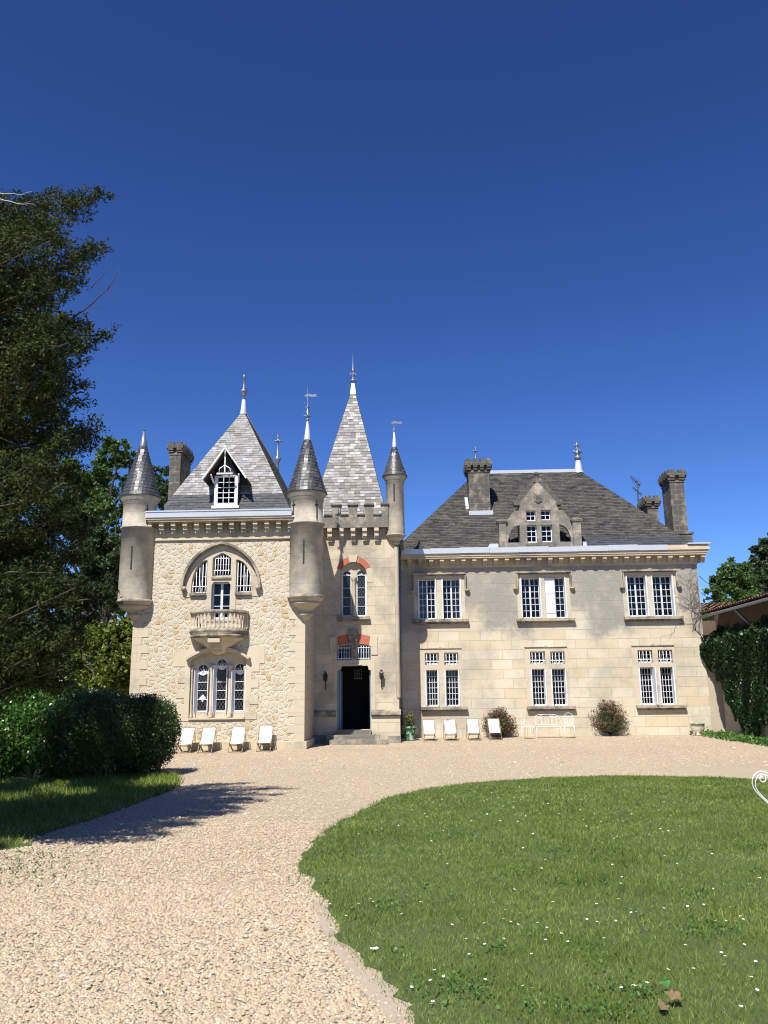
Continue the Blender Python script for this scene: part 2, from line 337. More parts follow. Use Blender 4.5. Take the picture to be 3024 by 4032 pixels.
class MB:
    def __init__(s): s.v = []; s.f = []; s.uv = []; s.sm = []; s.marks = []
    def mark(s): s.marks.append((len(s.v), len(s.f))); return s   # what follows is a piece of its own
    def pieces(s):
        mk = [(0, 0)] + s.marks + [(len(s.v), len(s.f))]; out = []
        for (v0, f0), (v1, f1) in zip(mk, mk[1:]):
            if f1 > f0:
                q = MB(); q.v = s.v[v0:v1]; q.f = [tuple(i-v0 for i in f) for f in s.f[f0:f1]]; q.uv = s.uv[f0:f1]; q.sm = s.sm[f0:f1]; out.append(q)
        return out
    def face(s, pts, uv=None, smooth=False):
        b = len(s.v); s.v += [tuple(p) for p in pts]; s.f.append(tuple(range(b, b+len(pts))))
        s.uv.append(uv or [(0, 0)]*len(pts)); s.sm.append(smooth)
    def box(s, x0, x1, y0, y1, z0, z1):
        if x1 < x0: x0, x1 = x1, x0
        if y1 < y0: y0, y1 = y1, y0
        if z1 < z0: z0, z1 = z1, z0
        P = [(x0,y0,z0),(x1,y0,z0),(x1,y1,z0),(x0,y1,z0),(x0,y0,z1),(x1,y0,z1),(x1,y1,z1),(x0,y1,z1)]
        for q in ((0,3,2,1),(4,5,6,7),(0,1,5,4),(1,2,6,5),(2,3,7,6),(3,0,4,7)): s.face([P[i] for i in q])
        return s
    def hexa(s, P):
        for q in ((0,3,2,1),(4,5,6,7),(0,1,5,4),(1,2,6,5),(2,3,7,6),(3,0,4,7)): s.face([P[i] for i in q])
        return s
    def bar(s, a, b, w, h):                                # box-section bar from a to b
        a = Vector(a); b = Vector(b); d = (b-a).normalized(); u = Vector((1, 0, 0)) if abs(d.x) < .9 else Vector((0, 1, 0))
        n1 = d.cross(u).normalized(); n2 = d.cross(n1).normalized(); n1 *= h/2; n2 *= w/2
        s.hexa([a-n1-n2, a+n1-n2, a+n1+n2, a-n1+n2, b-n1-n2, b+n1-n2, b+n1+n2, b-n1+n2]); return s
    def plate(s, outer, holes, y0, y1, uvf=None):          # XZ outline with holes, front at y0, back at y1
        loops = [list(outer)] + [list(h) for h in holes]
        def area(l): return sum(l[i][0]*l[(i+1) % len(l)][1]-l[(i+1) % len(l)][0]*l[i][1] for i in range(len(l)))
        for i, l in enumerate(loops):
            if (area(l) > 0) == (i > 0): l.reverse()
        flat = [p for l in loops for p in l]
        tris = tessellate_polygon([[Vector((p[0], p[1], 0)) for p in l] for l in loops])
        for t in tris:
            a, b, c = (flat[i] for i in t)
            cr = (b[0]-a[0])*(c[1]-a[1])-(b[1]-a[1])*(c[0]-a[0])
            if abs(cr) < 1e-9: continue
            if cr < 0: b, c = c, b
            s.face([(a[0], y0, a[1]), (b[0], y0, b[1]), (c[0], y0, c[1])], [uvf(p) for p in (a, b, c)] if uvf else None)
            s.face([(a[0], y1, a[1]), (c[0], y1, c[1]), (b[0], y1, b[1])])
        for l in loops:
            for i in range(len(l)):
                p, q = l[i], l[(i+1) % len(l)]
                s.face([(p[0], y0, p[1]), (p[0], y1, p[1]), (q[0], y1, q[1]), (q[0], y0, q[1])])
        return s
    def lathe(s, prof, cx, cy, n=32, a0=0, a1=2*PI, smooth=True, ru=None, sx=1, sy=1, flute=None):
        """prof [(r,z)] bottom to top; uv = (angle*ru, arc length)"""
        ru = ru or max(p[0] for p in prof); L = 0; seg = max(3, n)
        for i in range(len(prof)-1):
            (r0, z0), (r1, z1) = prof[i], prof[i+1]; dl = math.hypot(r1-r0, z1-z0)
            for k in range(seg):
                t0 = a0+(a1-a0)*k/seg; t1 = a0+(a1-a0)*(k+1)/seg
                P = [(cx+r0*math.cos(t0)*sx, cy+r0*math.sin(t0)*sy, z0), (cx+r0*math.cos(t1)*sx, cy+r0*math.sin(t1)*sy, z0),
                     (cx+r1*math.cos(t1)*sx, cy+r1*math.sin(t1)*sy, z1), (cx+r1*math.cos(t0)*sx, cy+r1*math.sin(t0)*sy, z1)]
                U = [(t0*ru, L), (t1*ru, L), (t1*ru, L+dl), (t0*ru, L+dl)]
                if r0 < 1e-5: P.pop(0); U.pop(0)
                elif r1 < 1e-5: P.pop(3); U.pop(3)
                s.face(P, U, smooth)
            L += dl
        return s
    def tube(s, pts, r, n=6, smooth=True):
        pts = [Vector(p) for p in pts]; rs = r if isinstance(r, (list, tuple)) else [r]*len(pts)
        rings = []
        ref = Vector((.13, .27, .95))
        for i, p in enumerate(pts):
            d = (pts[min(i+1, len(pts)-1)]-pts[max(i-1, 0)])
            if d.length < 1e-7: d = Vector((0, 0, 1))
            d.normalize(); u = d.cross(ref)
            if u.length < .05: u = d.cross(Vector((1, 0, 0)))
            u.normalize(); w = d.cross(u)
            rings.append([p+(u*math.cos(2*PI*k/n)+w*math.sin(2*PI*k/n))*rs[i] for k in range(n)])
        for i in range(len(rings)-1):
            for k in range(n):
                s.face([rings[i][k], rings[i+1][k], rings[i+1][(k+1) % n], rings[i][(k+1) % n]], None, smooth)
        s.face(rings[0], None); s.face(rings[-1][::-1], None)
        return s
    def quad(s, a, b, c, d, u0=0, v0=0, smooth=False):     # slate plane: a,b eave; d,c top ; uv in metres
        a, b, c, d = map(Vector, (a, b, c, d)); e = (b-a).normalized(); nrm = e.cross(d-a)
        if nrm.length < 1e-6: nrm = e.cross(c-a)
        w = nrm.normalized().cross(e)
        pts = [a, b, c] + ([] if (c-d).length < 1e-5 else [d])
        s.face(pts, [((p-a).dot(e)+u0, (p-a).dot(w)+v0) for p in pts], smooth); return s
    def slates(s, a, b, c, d, rowh=.12, w=.2, seed=1, t0=0.0, t1=1.0, gap=.006, lift=.012):
        """courses of single slates over the quad a,b (eave) c,d (top); each a slightly tilted plate"""
        q = random.Random(seed); a, b, c, d = map(Vector, (a, b, c, d)); e = (b-a).normalized(); n = e.cross(d-a)
        if n.length < 1e-6: n = e.cross(c-a)
        n.normalize(); up_ = n.cross(e); H = (d-a).dot(up_); L = max(1, int(H/rowh)); rh = H/L
        xl0, xl1 = 0.0, (d-a).dot(e); xr0, xr1 = (b-a).dot(e), (c-a).dot(e)
        for j in range(int(L*t0), int(round(L*t1))):
            y0 = j*rh; y1 = y0+rh*1.12; f0 = j/L; f1 = min(1, (j+1)/L); off_ = (j % 2)*w*.5+q.uniform(-.03, .03)
            x = min(xl0, xl1)-off_; xr = max(xr0, xr1)
            while x < xr:
                ww = w*q.uniform(.82, 1.18); l0, r0 = xl0+(xl1-xl0)*f0, xr0+(xr1-xr0)*f0; l1, r1 = xl0+(xl1-xl0)*f1, xr0+(xr1-xr0)*f1
                A0, B0 = max(x, l0), min(x+ww-gap, r0); A1, B1 = max(x, l1), min(x+ww-gap, r1)
                x += ww
                if B0-A0 < .02: continue
                if B1 <= A1: A1 = B1 = max(min((A0+B0)/2, r1), l1)
                dj = q.uniform(0, .008); tl_ = q.uniform(-.004, .004); sg = q.uniform(-.004, .006)
                P = [a+e*A0+up_*(y0-sg)+n*(lift+dj+tl_), a+e*B0+up_*(y0-sg)+n*(lift+dj-tl_), a+e*B1+up_*min(y1, H)+n*(dj*.3+.001), a+e*A1+up_*min(y1, H)+n*(dj*.3+.001)]
                if (B1-A1) < .004: P.pop()
                s.face(P)
                u = a+e*A0+up_*(y0-sg)+n*.0; v_ = a+e*B0+up_*(y0-sg)+n*.0; s.face([u, v_, P[1], P[0]])
        return s
    def cone_slates(s, cx, cy, r0, z0, r1, z1, flare=0, rowh=.115, w=.13, seed=1):
        q = random.Random(seed); L = int((z1-z0)/rowh); rh = (z1-z0)/L
        R = lambda t: r0+(r1-r0)*t+flare*(1-t)**5
        for j in range(L):
            t0, t1 = j/L, min(1, (j+1.1)/L); ra, rb = R(t0)+.014, R(t1)+.004; n = max(9, int(2*PI*ra/w)); ph = (j % 2)*.5
            for k in range(n):
                A0, A1 = 2*PI*(k+ph)/n+.008, 2*PI*(k+1+ph)/n-.008; dj = q.uniform(0, .007); tl_ = q.uniform(-.005, .005); sg = q.uniform(-.006, .004)
                f = lambda A, r, z: (cx+r*math.cos(A), cy+r*math.sin(A), z)
                s.face([f(A0, ra+dj+tl_, z0+rh*j+sg), f(A1, ra+dj-tl_, z0+rh*j+sg), f(A1, rb, z0+(z1-z0)*t1), f(A0, rb, z0+(z1-z0)*t1)])
        return s
    def build(s, name, mat, parent=None, loc=None):
        me = bpy.data.meshes.new(name)
        off = rootloc(parent) if parent is not None else Vector(loc or (0, 0, 0))
        if loc is not None and parent is not None: off = Vector(loc)
        vv = np.array(s.v, dtype=np.float64)-np.array(off)
        # weld identical verts for smooth shading
        key = np.round(vv, 5); uq, inv = np.unique(key, axis=0, return_inverse=True); inv = inv.ravel()
        fs = [tuple(int(inv[i]) for i in f) for f in s.f]
        keep = [i for i, f in enumerate(fs) if len(set(f)) == len(f)]
        me.from_pydata(uq.tolist(), [], [fs[i] for i in keep])
        ul = me.uv_layers.new(name='UVMap'); flat = []
        for i in keep: flat += s.uv[i]
        if len(flat) == len(ul.data): ul.data.foreach_set('uv', np.array(flat, dtype=np.float32).ravel())
        me.polygons.foreach_set('use_smooth', [s.sm[i] for i in keep])
        me.materials.append(mat); me.update()
        o = bpy.data.objects.new(name, me); C.objects.link(o)
        if parent is not None: o.parent = parent
        else: o.location = off
        return o
def rect(x0, x1, z0, z1): return [(x0, z0), (x1, z0), (x1, z1), (x0, z1)]
def arcpts(cx, cz, r, a0, a1, n=14, rz=None):
    rz = rz or r
    return [(cx+r*math.cos(a0+(a1-a0)*i/n), cz+rz*math.sin(a0+(a1-a0)*i/n)) for i in range(n+1)]
def archtop(x0, x1, z0, zs, zt, n=14):                    # rectangle with an elliptical arch head
    c = (x0+x1)/2; return [(x0, z0), (x1, z0)] + arcpts(c, zs, (x1-x0)/2, 0, PI, n, zt-zs)
def copy_tree(o, parent=None):
    c = o.copy(); C.objects.link(c); c.parent = parent
    for ch in list(o.children): copy_tree(ch, c)
    return c

# ================================================================== THE CHATEAU
YL, YT, YM = 26.9, 29.7, 31.9
CHT = empty('chateau', (1.0, 30.0, 0.1))
tag(CHT, 'pale limestone chateau with pointed slate turrets, crenellated entrance tower and long two storey wing', 'chateau')
def part(mb, name, mat, parent=CHT):
    for q in mb.pieces(): o = q.build(name, M[mat], parent)
    return o
def grp(name, parent=CHT):                                # a grouping part made by a mesh
    return None
def blocky(x0, x1, y0, y1, z0, z1, holes_front=()): return

# ---------------------------------------------------------------- left pavilion
LX0, LX1 = -8.97, -3.36
ZB = -0.1
zl = lambda y, x=870: AZ(*c2(x, y), YL)
zl1 = lambda y, x=880: AZ(*c1(x, y), YL)
xl = lambda x, y: AX(*c2(x, y), YL)
LZT = zl1(1190)                                           # underside of gutter
# arched upper window group
def pointed(x0, x1, zs, zt, n=12):
    w = (x1-x0)/2; h = zt-zs; R = (w*w+h*h)/(2*w); a = math.acos(max(-1, min(1, (R-w)/R)))
    right = [(x1-R+R*math.cos(a*i/n), zs+R*math.sin(a*i/n)) for i in range(n+1)]
    return right + [(x0+x1-p[0], p[1]) for p in right[-2::-1]]
ax0, ax1 = xl(606, 400), xl(1134, 400); azs, azt = zl(400), zl(95)
zc, zd = zl(460), zl(640)
dx0, dx1 = xl(757, 520), xl(972, 520)
SUR = [(ax0, zc), (dx0, zc), (dx0, zd), (dx1, zd), (dx1, zc), (ax1, zc)] + pointed(ax0, ax1, azs, azt)
def lancet(side):
    if side < 0: p0, p1 = xl(648, 430), xl(762, 430)
    else: p0, p1 = xl(972, 430), xl(1086, 430)
    zb, zt = zl(428), zl(192); out = [(p0, zb), (p1, zb)]; n = 9; w = p1-p0
    cur = [(math.sin(i/n*PI/2), math.cos(i/n*PI/2)) for i in range(n+1)]
    if side < 0: return [(p0, zb), (p1, zb), (p1, zt)] + [(p1-w*s_, zb+(zt-zb)*(c_**.8 if c_ > 0 else 0)) for s_, c_ in cur[1:-1]]
    return [(p0, zb), (p1, zb)] + [(p0+w*s_, zb+(zt-zb)*(c_**.8)) for s_, c_ in cur[-2:0:-1]] + [(p0, zt)]
LAN = [lancet(-1), lancet(1)]
wx0, wx1 = xl(806, 230), xl(940, 230)
TOPW = [(wx0, zl(312)), (wx1, zl(312)), (wx1, zl(180)), (wx1-.10, zl(165)), ((wx0+wx1)/2, zl(140)), (wx0+.10, zl(165)), (wx0, zl(180))]
ddx0, ddx1 = xl(797, 450), xl(935, 450)
DOORW = [(ddx0, zl(625)), (ddx1, zl(625)), (ddx1, zl(375)), (ddx1-.07, zl(352)), (ddx0+.07, zl(352)), (ddx0, zl(375))]
# lower triple window surround
def steps(xs_l, xs_r, zbt, zt):
    return
sl_ = [(1365, 510), (1305, 510), (1305, 548), (1245, 548), (1245, 603), (1195, 603), (1195, 545), (1140, 545), (1140, 603), (1085, 603), (1085, 552), (1025, 552), (1025, 600), (965, 600), (965, 525), (840, 525)]
sr_ = [(1350, 1130), (1298, 1130), (1298, 1080), (1240, 1080), (1240, 1138), (1180, 1138), (1180, 1085), (1122, 1085), (1122, 1140), (1062, 1140), (1062, 1088), (1005, 1088), (1005, 1145), (945, 1145), (945, 1180), (825, 1180)]
L2 = [(xl(x, 1100), zl(y, 700)) for y, x in sl_]; R2 = [(xl(x, 1100), zl(y, 1000)) for y, x in sr_]
zapex = zl(815)
lx0, lx1 = xl(640, 1100), xl(1045, 1100)
LOW = L2[::-1] + R2 + [(xl(1060, 825), zl(880)), (xl(845, 830), zapex), (xl(640, 825), zl(905))]
LOW = L2[::-1][:] ; LOW = [p for p in LOW]; LOW += [R2[0]] + R2[1:]
LOW = LOW[:len(L2)] + R2 + [(xl(1000, 825), zl(838)), (xl(845, 830), zapex), (xl(690, 825), zl(848))]
lowop = [(lx0, zl(1340)), (lx1, zl(1340)), (lx1, zl(925))] + arcpts((lx0+lx1)/2, zl(925), (lx1-lx0)/2, 0, PI, 12, zl(862)-zl(925))[1:-1] + [(lx0, zl(925))]
def shrink(poly, d):
    cx = sum(p[0] for p in poly)/len(poly); cz = sum(p[1] for p in poly)/len(poly)
    return [(p[0]+(d if p[0] < cx else -d), p[1]+(d if p[1] < cz else -d)) for p in poly]
w = MB(); w.plate(rect(LX0, LX1, ZB, LZT), [shrink(SUR, .06), rect(lx0-.1, lx1+.1, zl(1345)-.05, zl(850))], YL, YL+.4)
w.box(LX0, LX0+.4, YL+.4, 42, ZB, LZT); w.box(LX1-.4, LX1, YL+.4, 42, ZB, LZT); w.box(LX0+.4, LX1-.4, 41.6, 42, ZB, LZT)
part(w, 'pavilion_wall', 'rubble')
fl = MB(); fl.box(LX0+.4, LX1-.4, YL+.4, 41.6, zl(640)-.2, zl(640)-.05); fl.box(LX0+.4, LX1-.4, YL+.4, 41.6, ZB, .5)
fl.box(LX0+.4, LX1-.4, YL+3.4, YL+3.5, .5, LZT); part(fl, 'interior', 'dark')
w = MB(); w.plate(SUR, LAN+[TOPW, DOORW], YL-.022, YL+.30)
w.mark(); w.plate(LOW, [lowop], YL-.018, YL+.30)
part(w, 'window_surround', 'clean')
# quoins
w = MB()
for i, (sx, x) in enumerate([(1, LX0), (-1, LX1)]):
    z = .33; k = 0; w.mark()
    ztop = zl1(1340) if False else zl(40)
    while z < ztop-.1:
        wd = .52 if k % 2 else .30
        hgt = .255
        xa, xb = (x-.012, x+wd) if sx > 0 else (x-wd, x+.012)
        w.box(xa, xb, YL-.014, YL+.25 if sx > 0 else YL+(.3 if k % 2 else .55), z, z+hgt-.004); z += hgt; k += 1
part(w, 'quoins', 'clean')
w = MB(); w.box(LX0-.1, LX1+.10, YL-.14, YL+.2, ZB, .33); w.box(LX1-.2, LX1+.10, YL+.2, YT, ZB, .33)
part(w, 'plinth', 'ashlar')
# frieze, corbels, cornice, gutter
w = MB()
zf0, zf1 = zl1(1337), zl1(1215)
w.box(LX0-.03, LX1+.03, YL-.03, YL+.2, zf0, zf1)
w.box(LX0-.06, LX1+.06, YL-.06, YL-.03, zf0, zf0+.06)
w.box(LX1-.1, LX1+.03, YL+.2, 42, zf0, zf1)
part(w, 'frieze', 'ashlar'); w = MB()
nC = 12; xs = [AX(*c1(451+(1293-451)*i/(nC-2), 1250), YL) for i in range(-1, nC)]
for x in xs:
    w.mark(); zt = zf1; w.box(x-.075, x+.075, YL-.30, YL-.03, zt-.13, zt); w.box(x-.07, x+.07, YL-.23, YL-.03, zt-.25, zt-.13); w.box(x-.075, x+.075, YL-.15, YL-.03, zt-.36, zt-.25)
    if x != xs[-1]:
        w.box(x+.185, x+.20, YL-.06, YL-.03, zt-.33, zt-.05)
part(w, 'corbel', 'ashlar'); w = MB()
w.box(LX0, LX1-.02, YL-.36, YL+.2, zf1, zf1+.07); w.box(LX0, LX1-.02, YL-.40, YL+.2, zf1+.07, zl1(1186))
w.box(LX1-.1, LX1+.34, YL+.2, 42, zf1, zl1(1186))
part(w, 'cornice', 'ashlar')
w = MB(); zg0, zg1 = zl1(1187), zl1(1142); w.box(LX0+.34, LX1-.42, YL-.43, YL+.1, zg0, zg1); w.box(LX0+.34, LX1-.42, YL-.45, YL-.431, zg1-.03, zg1+.015)
part(w, 'gutter', 'zinc')
# hood moulds
def moulding(pts, w_, d, y): 
    m = MB(); n = len(pts)
    nor = []
    for i in range(n):
        a, b = pts[max(i-1, 0)], pts[min(i+1, n-1)]; t = Vector((b[0]-a[0], b[1]-a[1])).normalized(); nor.append(Vector((-t.y, t.x)))
    for i in range(n-1):
        a, b = Vector(pts[i]), Vector(pts[i+1]); na, nb = nor[i]*w_, nor[i+1]*w_
        def q(p, yy): return (p.x, yy, p.y)
        A, Bp, A2, B2 = a, b, a+na, b+nb
        m.face([q(A, y), q(A, y-d), q(Bp, y-d), q(Bp, y)]); m.face([q(A, y-d), q(A2, y-d), q(B2, y-d), q(Bp, y-d)])
        m.face([q(A2, y-d), q(A2, y), q(B2, y), q(B2, y-d)])
    for i in (0, n-1):
        a, na = Vector(pts[i]), nor[i]*w_; m.face([(a.x, y, a.y), (a.x, y-d, a.y), (a.x+na.x, y-d, a.y+na.y), (a.x+na.x, y, a.y+na.y)])
    return m
hp = pointed(ax0-.04, ax1+.04, azs, azt+.06, 16)          # runs right to left over the arch
m = moulding(hp[::-1], .075, .16, YL-.02)
for x in (ax0-.02, ax1+.02): m.lathe([(0, azs-.09), (.06, azs-.08), (.09, azs), (.06, azs+.07), (0, azs+.08)], x, YL-.10, 12)
part(m, 'hood_mould', 'trim')
arcl = [(xl(845, 850)+.97*math.cos(a), 0) for a in ()]
hx0, hx1 = xl(628, 920), xl(1072, 905); hz0, hz1 = zl(918), zl(842)
w_h = (hx1-hx0)/2; Rr = (w_h**2+(hz1-hz0)**2)/(2*(hz1-hz0)); aa = math.asin(w_h/Rr)
pts = [((hx0+hx1)/2+Rr*math.sin(-aa+2*aa*i/20), hz1-Rr+Rr*math.cos(-aa+2*aa*i/20)) for i in range(21)]
m = moulding(pts, .07, .17, YL-.02); m2 = moulding([(p[0]*1, p[1]-.07) for p in pts], .07, .10, YL-.02); m.v, m.f, m.uv, m.sm = m.v, m.f, m.uv, m.sm
part(m, 'hood_mould', 'ashlar'); part(m2, 'hood_mould', 'clean')

def leafwin(x0, x1, z0, z1, y, cols, rows, fr=.045, bar=.02, double=True, mat='paint', parent=CHT, glassm='glass', name='window', topz=None):
    """painted frame with glazing bars (one part) and its glass (sub-part)"""
    m = MB(); d = .05
    m.box(x0, x0+fr, y, y+d, z0, z1); m.box(x1-fr, x1, y, y+d, z0, z1); m.box(x0+fr, x1-fr, y, y+d, z0, z0+fr*1.7); m.box(x0+fr, x1-fr, y, y+d, z1-fr, z1)
    a, b = x0+fr, x1-fr; cuts = [(a, b)]
    if double:
        xm = (a+b)/2; m.box(xm-fr*.75, xm+fr*.75, y-.012, y+d, z0+fr*1.7, z1-fr); cuts = [(a, xm-fr*.75), (xm+fr*.75, b)]
    zb, zt = z0+fr*1.7, z1-fr
    for p, q in cuts:
        for i in range(1, cols): xx = p+(q-p)*i/cols; m.box(xx-bar/2, xx+bar/2, y+.004, y+.03, zb, zt)
        for j in range(1, rows): zz = zb+(zt-zb)*j/rows; m.box(p, q, y+.002, y+.032, zz-bar/2, zz+bar/2)
    o = part(m, name, mat, parent)
    g = MB(); g.face([(x0+fr*.5, y+.035, z0+fr*.5), (x1-fr*.5, y+.035, z0+fr*.5), (x1-fr*.5, y+.035, z1-fr*.5), (x0+fr*.5, y+.035, z1-fr*.5)])
    g.build('glass', M[glassm], o)
    return o
def bars(x0, x1, z0, z1, y, n, rails=(.2,), mat='whiteiron', r=.011, bulge=.05):
    m = MB()
    for i in range(n):
        x = x0+(x1-x0)*(i+.5)/n; h = z1-z0
        m.tube([(x, y, z1), (x, y, z0+h*.35), (x, y-bulge, z0+h*.12), (x, y-bulge*.6, z0+h*.03), (x, y+.02, z0)], r, 5)
    for rr in rails: z = z0+(z1-z0)*rr; m.box(x0, x1, y-.02, y-.004, z-.012, z+.012)
    return m
# upper group: glazing behind each light
YF = YL+.16
o = leafwin(wx0-.02, wx1+.02, zl(312), zl(140)+.03, YF+.06, 1, 2, .035, .015, False, 'shutter')
bars(wx0+.04, wx1-.04, zl(308), zl(148), YL+.04, 6, (.25, .8)).build('window_bars', M['whiteiron'], o)
for k, L in enumerate(LAN):
    x0, x1 = L[0][0], L[1][0]; o = leafwin(x0-.03, x1+.03, zl(428)-.03, zl(190)+.03, YF+.08, 2, 2, .05, .012, False, 'shutter')
    m = MB()
    for i in range(5):
        x = x0+(x1-x0)*(i+.5)/5; t = (i+.5)/5; t = 1-t if k == 0 else t
        zt = zl(428)+(zl(192)-zl(428))*max(.05, math.cos(math.asin(min(.99, t))))**.8
        m.tube([(x, YL+.05, zt), (x, YL+.05, zl(385)), (x, YL, zl(410)), (x, YL+.03, zl(428))], .012, 5)
    m.box(x0, x1, YL+.02, YL+.035, zl(385), zl(380)); m.build('window_bars', M['whiteiron'], o)
leafwin(ddx0, ddx1, zl(625), zl(352), YF, 1, 3, .05, .02, True, 'bluepaint' if False else 'shutter')
m = MB()
for x0, x1 in ((xl(642, 445), xl(760, 445)), (xl(970, 445), xl(1086, 445))): m.mark(); m.box(x0, x1, YL-.10, YL, zl(450), zl(432)); m.box(x0+.02, x1-.02, YL-.06, YL, zl(456), zl(450))
m.mark(); m.box(wx0-.02, wx1+.02, YL-.07, YL, zl(330), zl(318)); part(m, 'window_sill', 'trim')
# lower triple lights
lights = []
for a, b, tp in ((682, 766, 945), (819, 902, 908), (953, 1037, 943)):
    lights.append((xl(a, 1100), xl(b, 1100), tp))
holes = [archtop(x0, x1, zl(1298), zl(tp)-(x1-x0)/2, zl(tp)) for x0, x1, tp in lights]
m = MB(); outer = [(lx0+.001, zl(1338)), (lx1-.001, zl(1338)), (lx1-.001, zl(926))] + arcpts((lx0+lx1)/2, zl(926), (lx1-lx0)/2-.001, 0, PI, 12, zl(864)-zl(926))[1:-1] + [(lx0+.001, zl(926))]
m.plate(outer, holes, YL+.13, YL+.29)
part(m, 'window_tracery', 'clean')
m = MB()
for x in ((lights[0][1]+lights[1][0])/2, (lights[1][1]+lights[2][0])/2):
    m.mark(); m.lathe([(.075, zl(1335)), (.075, zl(1300)), (.055, zl(1290)), (.05, zl(1010)), (.055, zl(1000)), (.09, zl(975)), (.09, zl(960))], x, YL+.08, 12)
for x in (lx0+.04, lx1-.04): m.mark(); m.lathe([(.06, zl(1335)), (.04, zl(1290)), (.035, zl(1010)), (.06, zl(980)), (.06, zl(965))], x, YL+.09, 10)
part(m, 'window_column', 'clean')
for x0, x1, tp in lights:
    zt = zl(tp); zs = zt-(x1-x0)/2; z0 = zl(1296); cx = (x0+x1)/2; r = (x1-x0)/2
    m = MB(); f = .034
    m.plate([(x0, z0), (x1, z0)] + arcpts(cx, zs, r, 0, PI, 14), [[(x0+f, z0+f*1.3), (x1-f, z0+f*1.3), (x1-f, zs-.16)] + arcpts(cx, zs-.02, r-f*.9, -PI*.16, -PI*.84, 10)[0:] + [(x0+f, zs-.16)],
             arcpts(cx, zs+.0, r-.012, 0, 2*PI, 24)[:-1] if False else arcpts(cx, zs+.012, r-.03, -PI*.10, PI*1.10, 18)], YL+.17, YL+.21)
    o = part(m, 'window', 'paint')
    for zz in (1085, 1147, 1210): MB()
    b = MB()
    for zz in (1078, 1140, 1205): b.mark(); b.box(x0+f, x1-f, YL+.175, YL+.19, zl(zz)-.008, zl(zz)+.008)
    # wrought scroll in the round head
    for s_ in (-1, 1):
        b.mark(); b.tube([(cx+s_*.02, YL+.17, zs-.10), (cx+s_*.05, YL+.17, zs+.02), (cx+s_*.10, YL+.17, zs+.03), (cx+s_*.12, YL+.17, zs-.03), (cx+s_*.08, YL+.17, zs-.05)], .009, 5)
    b.mark(); b.tube([(cx, YL+.17, zs-.12), (cx, YL+.17, zs+.14)], .011, 5); part(b, 'glazing_bar', 'whiteiron', o)
    g = MB(); g.face([(x0+.01, YL+.20, z0+.01), (x1-.01, YL+.20, z0+.01), (x1-.01, YL+.20, zs), (x0+.01, YL+.20, zs)])
    g.face([(p[0], YL+.20, p[1]) for p in arcpts(cx, zs, r-.01, 0, PI, 14)]); g.build('glass', M['leaded'], o)
    s_ = MB(); s_.hexa([(x0-.055, YL-.0, z0-.03), (x0-.035, YL-.01, z0-.03), (x0+.015, YL+.165, z0-.03), (x0-.01, YL+.165, z0-.03), (x0-.055, YL-.0, zs-.02), (x0-.035, YL-.01, zs-.02), (x0+.015, YL+.165, zs-.02), (x0-.01, YL+.165, zs-.02)])
    s_.build('shutter', M['shutter'], o)
    s_ = MB(); s_.hexa([(x1-.02, YL+.165, z0-.03), (x1+.0, YL+.165, z0-.03), (x1+.03, YL+.02, z0-.03), (x1+.012, YL+.02, z0-.03), (x1-.02, YL+.165, zs-.02), (x1, YL+.165, zs-.02), (x1+.03, YL+.02, zs-.02), (x1+.012, YL+.02, zs-.02)])
    s_.build('shutter', M['shutter'], o)
# paper diamond taped inside the first light
pd = MB(); cx, cz = xl(722, 1195), zl(1195); pd.plate([(cx-.11, cz), (cx, cz-.12), (cx+.11, cz+.01), (cx+.01, cz+.12)], [], YL+.190, YL+.196)
tag(pd.build('paper_diamond', M['curtain'], None, (cx, YL+.19, cz)), 'white paper diamond in the lower pavilion window', 'paper')
m = MB(); m.box(lx0-.0, lx1, YL-.06, YL+.13, zl(1345)-.02, zl(1338)); part(m, 'window_sill', 'clean')

# balcony
bx = AX(*c2(858, 620), YL); zr1, zr0 = zl(568), zl(592); zbt, zbb = zl(698), zl(765)
BR, BS = .90, .82
m = MB(); m.lathe([(0, zl(885)), (.20, zl(870)), (.33, zl(845)), (.45, zl(822)), (.62, zl(795)), (.80, zbb-.02), (.84, zbb)], bx, YL, 36, PI, 2*PI, True, sy=.80)
m.box(bx-.2, bx+.18, YL-.72, YL, zl(800), zl(772)); m.box(bx-.17, bx+.15, YL-.45, YL, zl(838), zl(800)); m.box(bx-.15, bx+.13, YL-.27, YL, zl(862), zl(838))
bal = part(m, 'balcony', 'clean')
m = MB(); m.lathe([(.82, zbb), (.93, zbb+.04), (.93, zbb+.10), (.88, zbb+.13), (.96, zbb+.19), (.96, zbb+.24), (.90, zbt), (0, zbt)], bx, YL, 40, PI, 2*PI, True, sy=BS); m.build('floor_slab', M['trim'], bal)
m = MB(); m.lathe([(.80, zr0), (.94, zr0), (.96, zr0+.04), (.94, zr1), (.78, zr1), (.78, zr0)], bx, YL, 40, PI, 2*PI, False, sy=BS); m.build('balcony_rail', M['trim'], bal)
hb = zr0-zbt
for i in range(19):
    a = PI+PI*(i+.5)/19; m = MB()
    px_, py_ = bx+.87*math.cos(a), YL+.87*BS*math.sin(a)
    if i in (0, 18): m.box(px_-.06, px_+.06, py_-.06, py_+.06, zbt, zr0)
    else: m.lathe([(.045, zbt), (.045, zbt+.05), (.028, zbt+.07), (.042, zbt+.16), (.04, zbt+.22), (.022, zbt+hb*.72), (.03, zr0-.05), (.045, zr0-.04), (.045, zr0)], px_, py_, 10)
    m.build('baluster', M['clean'], bal)

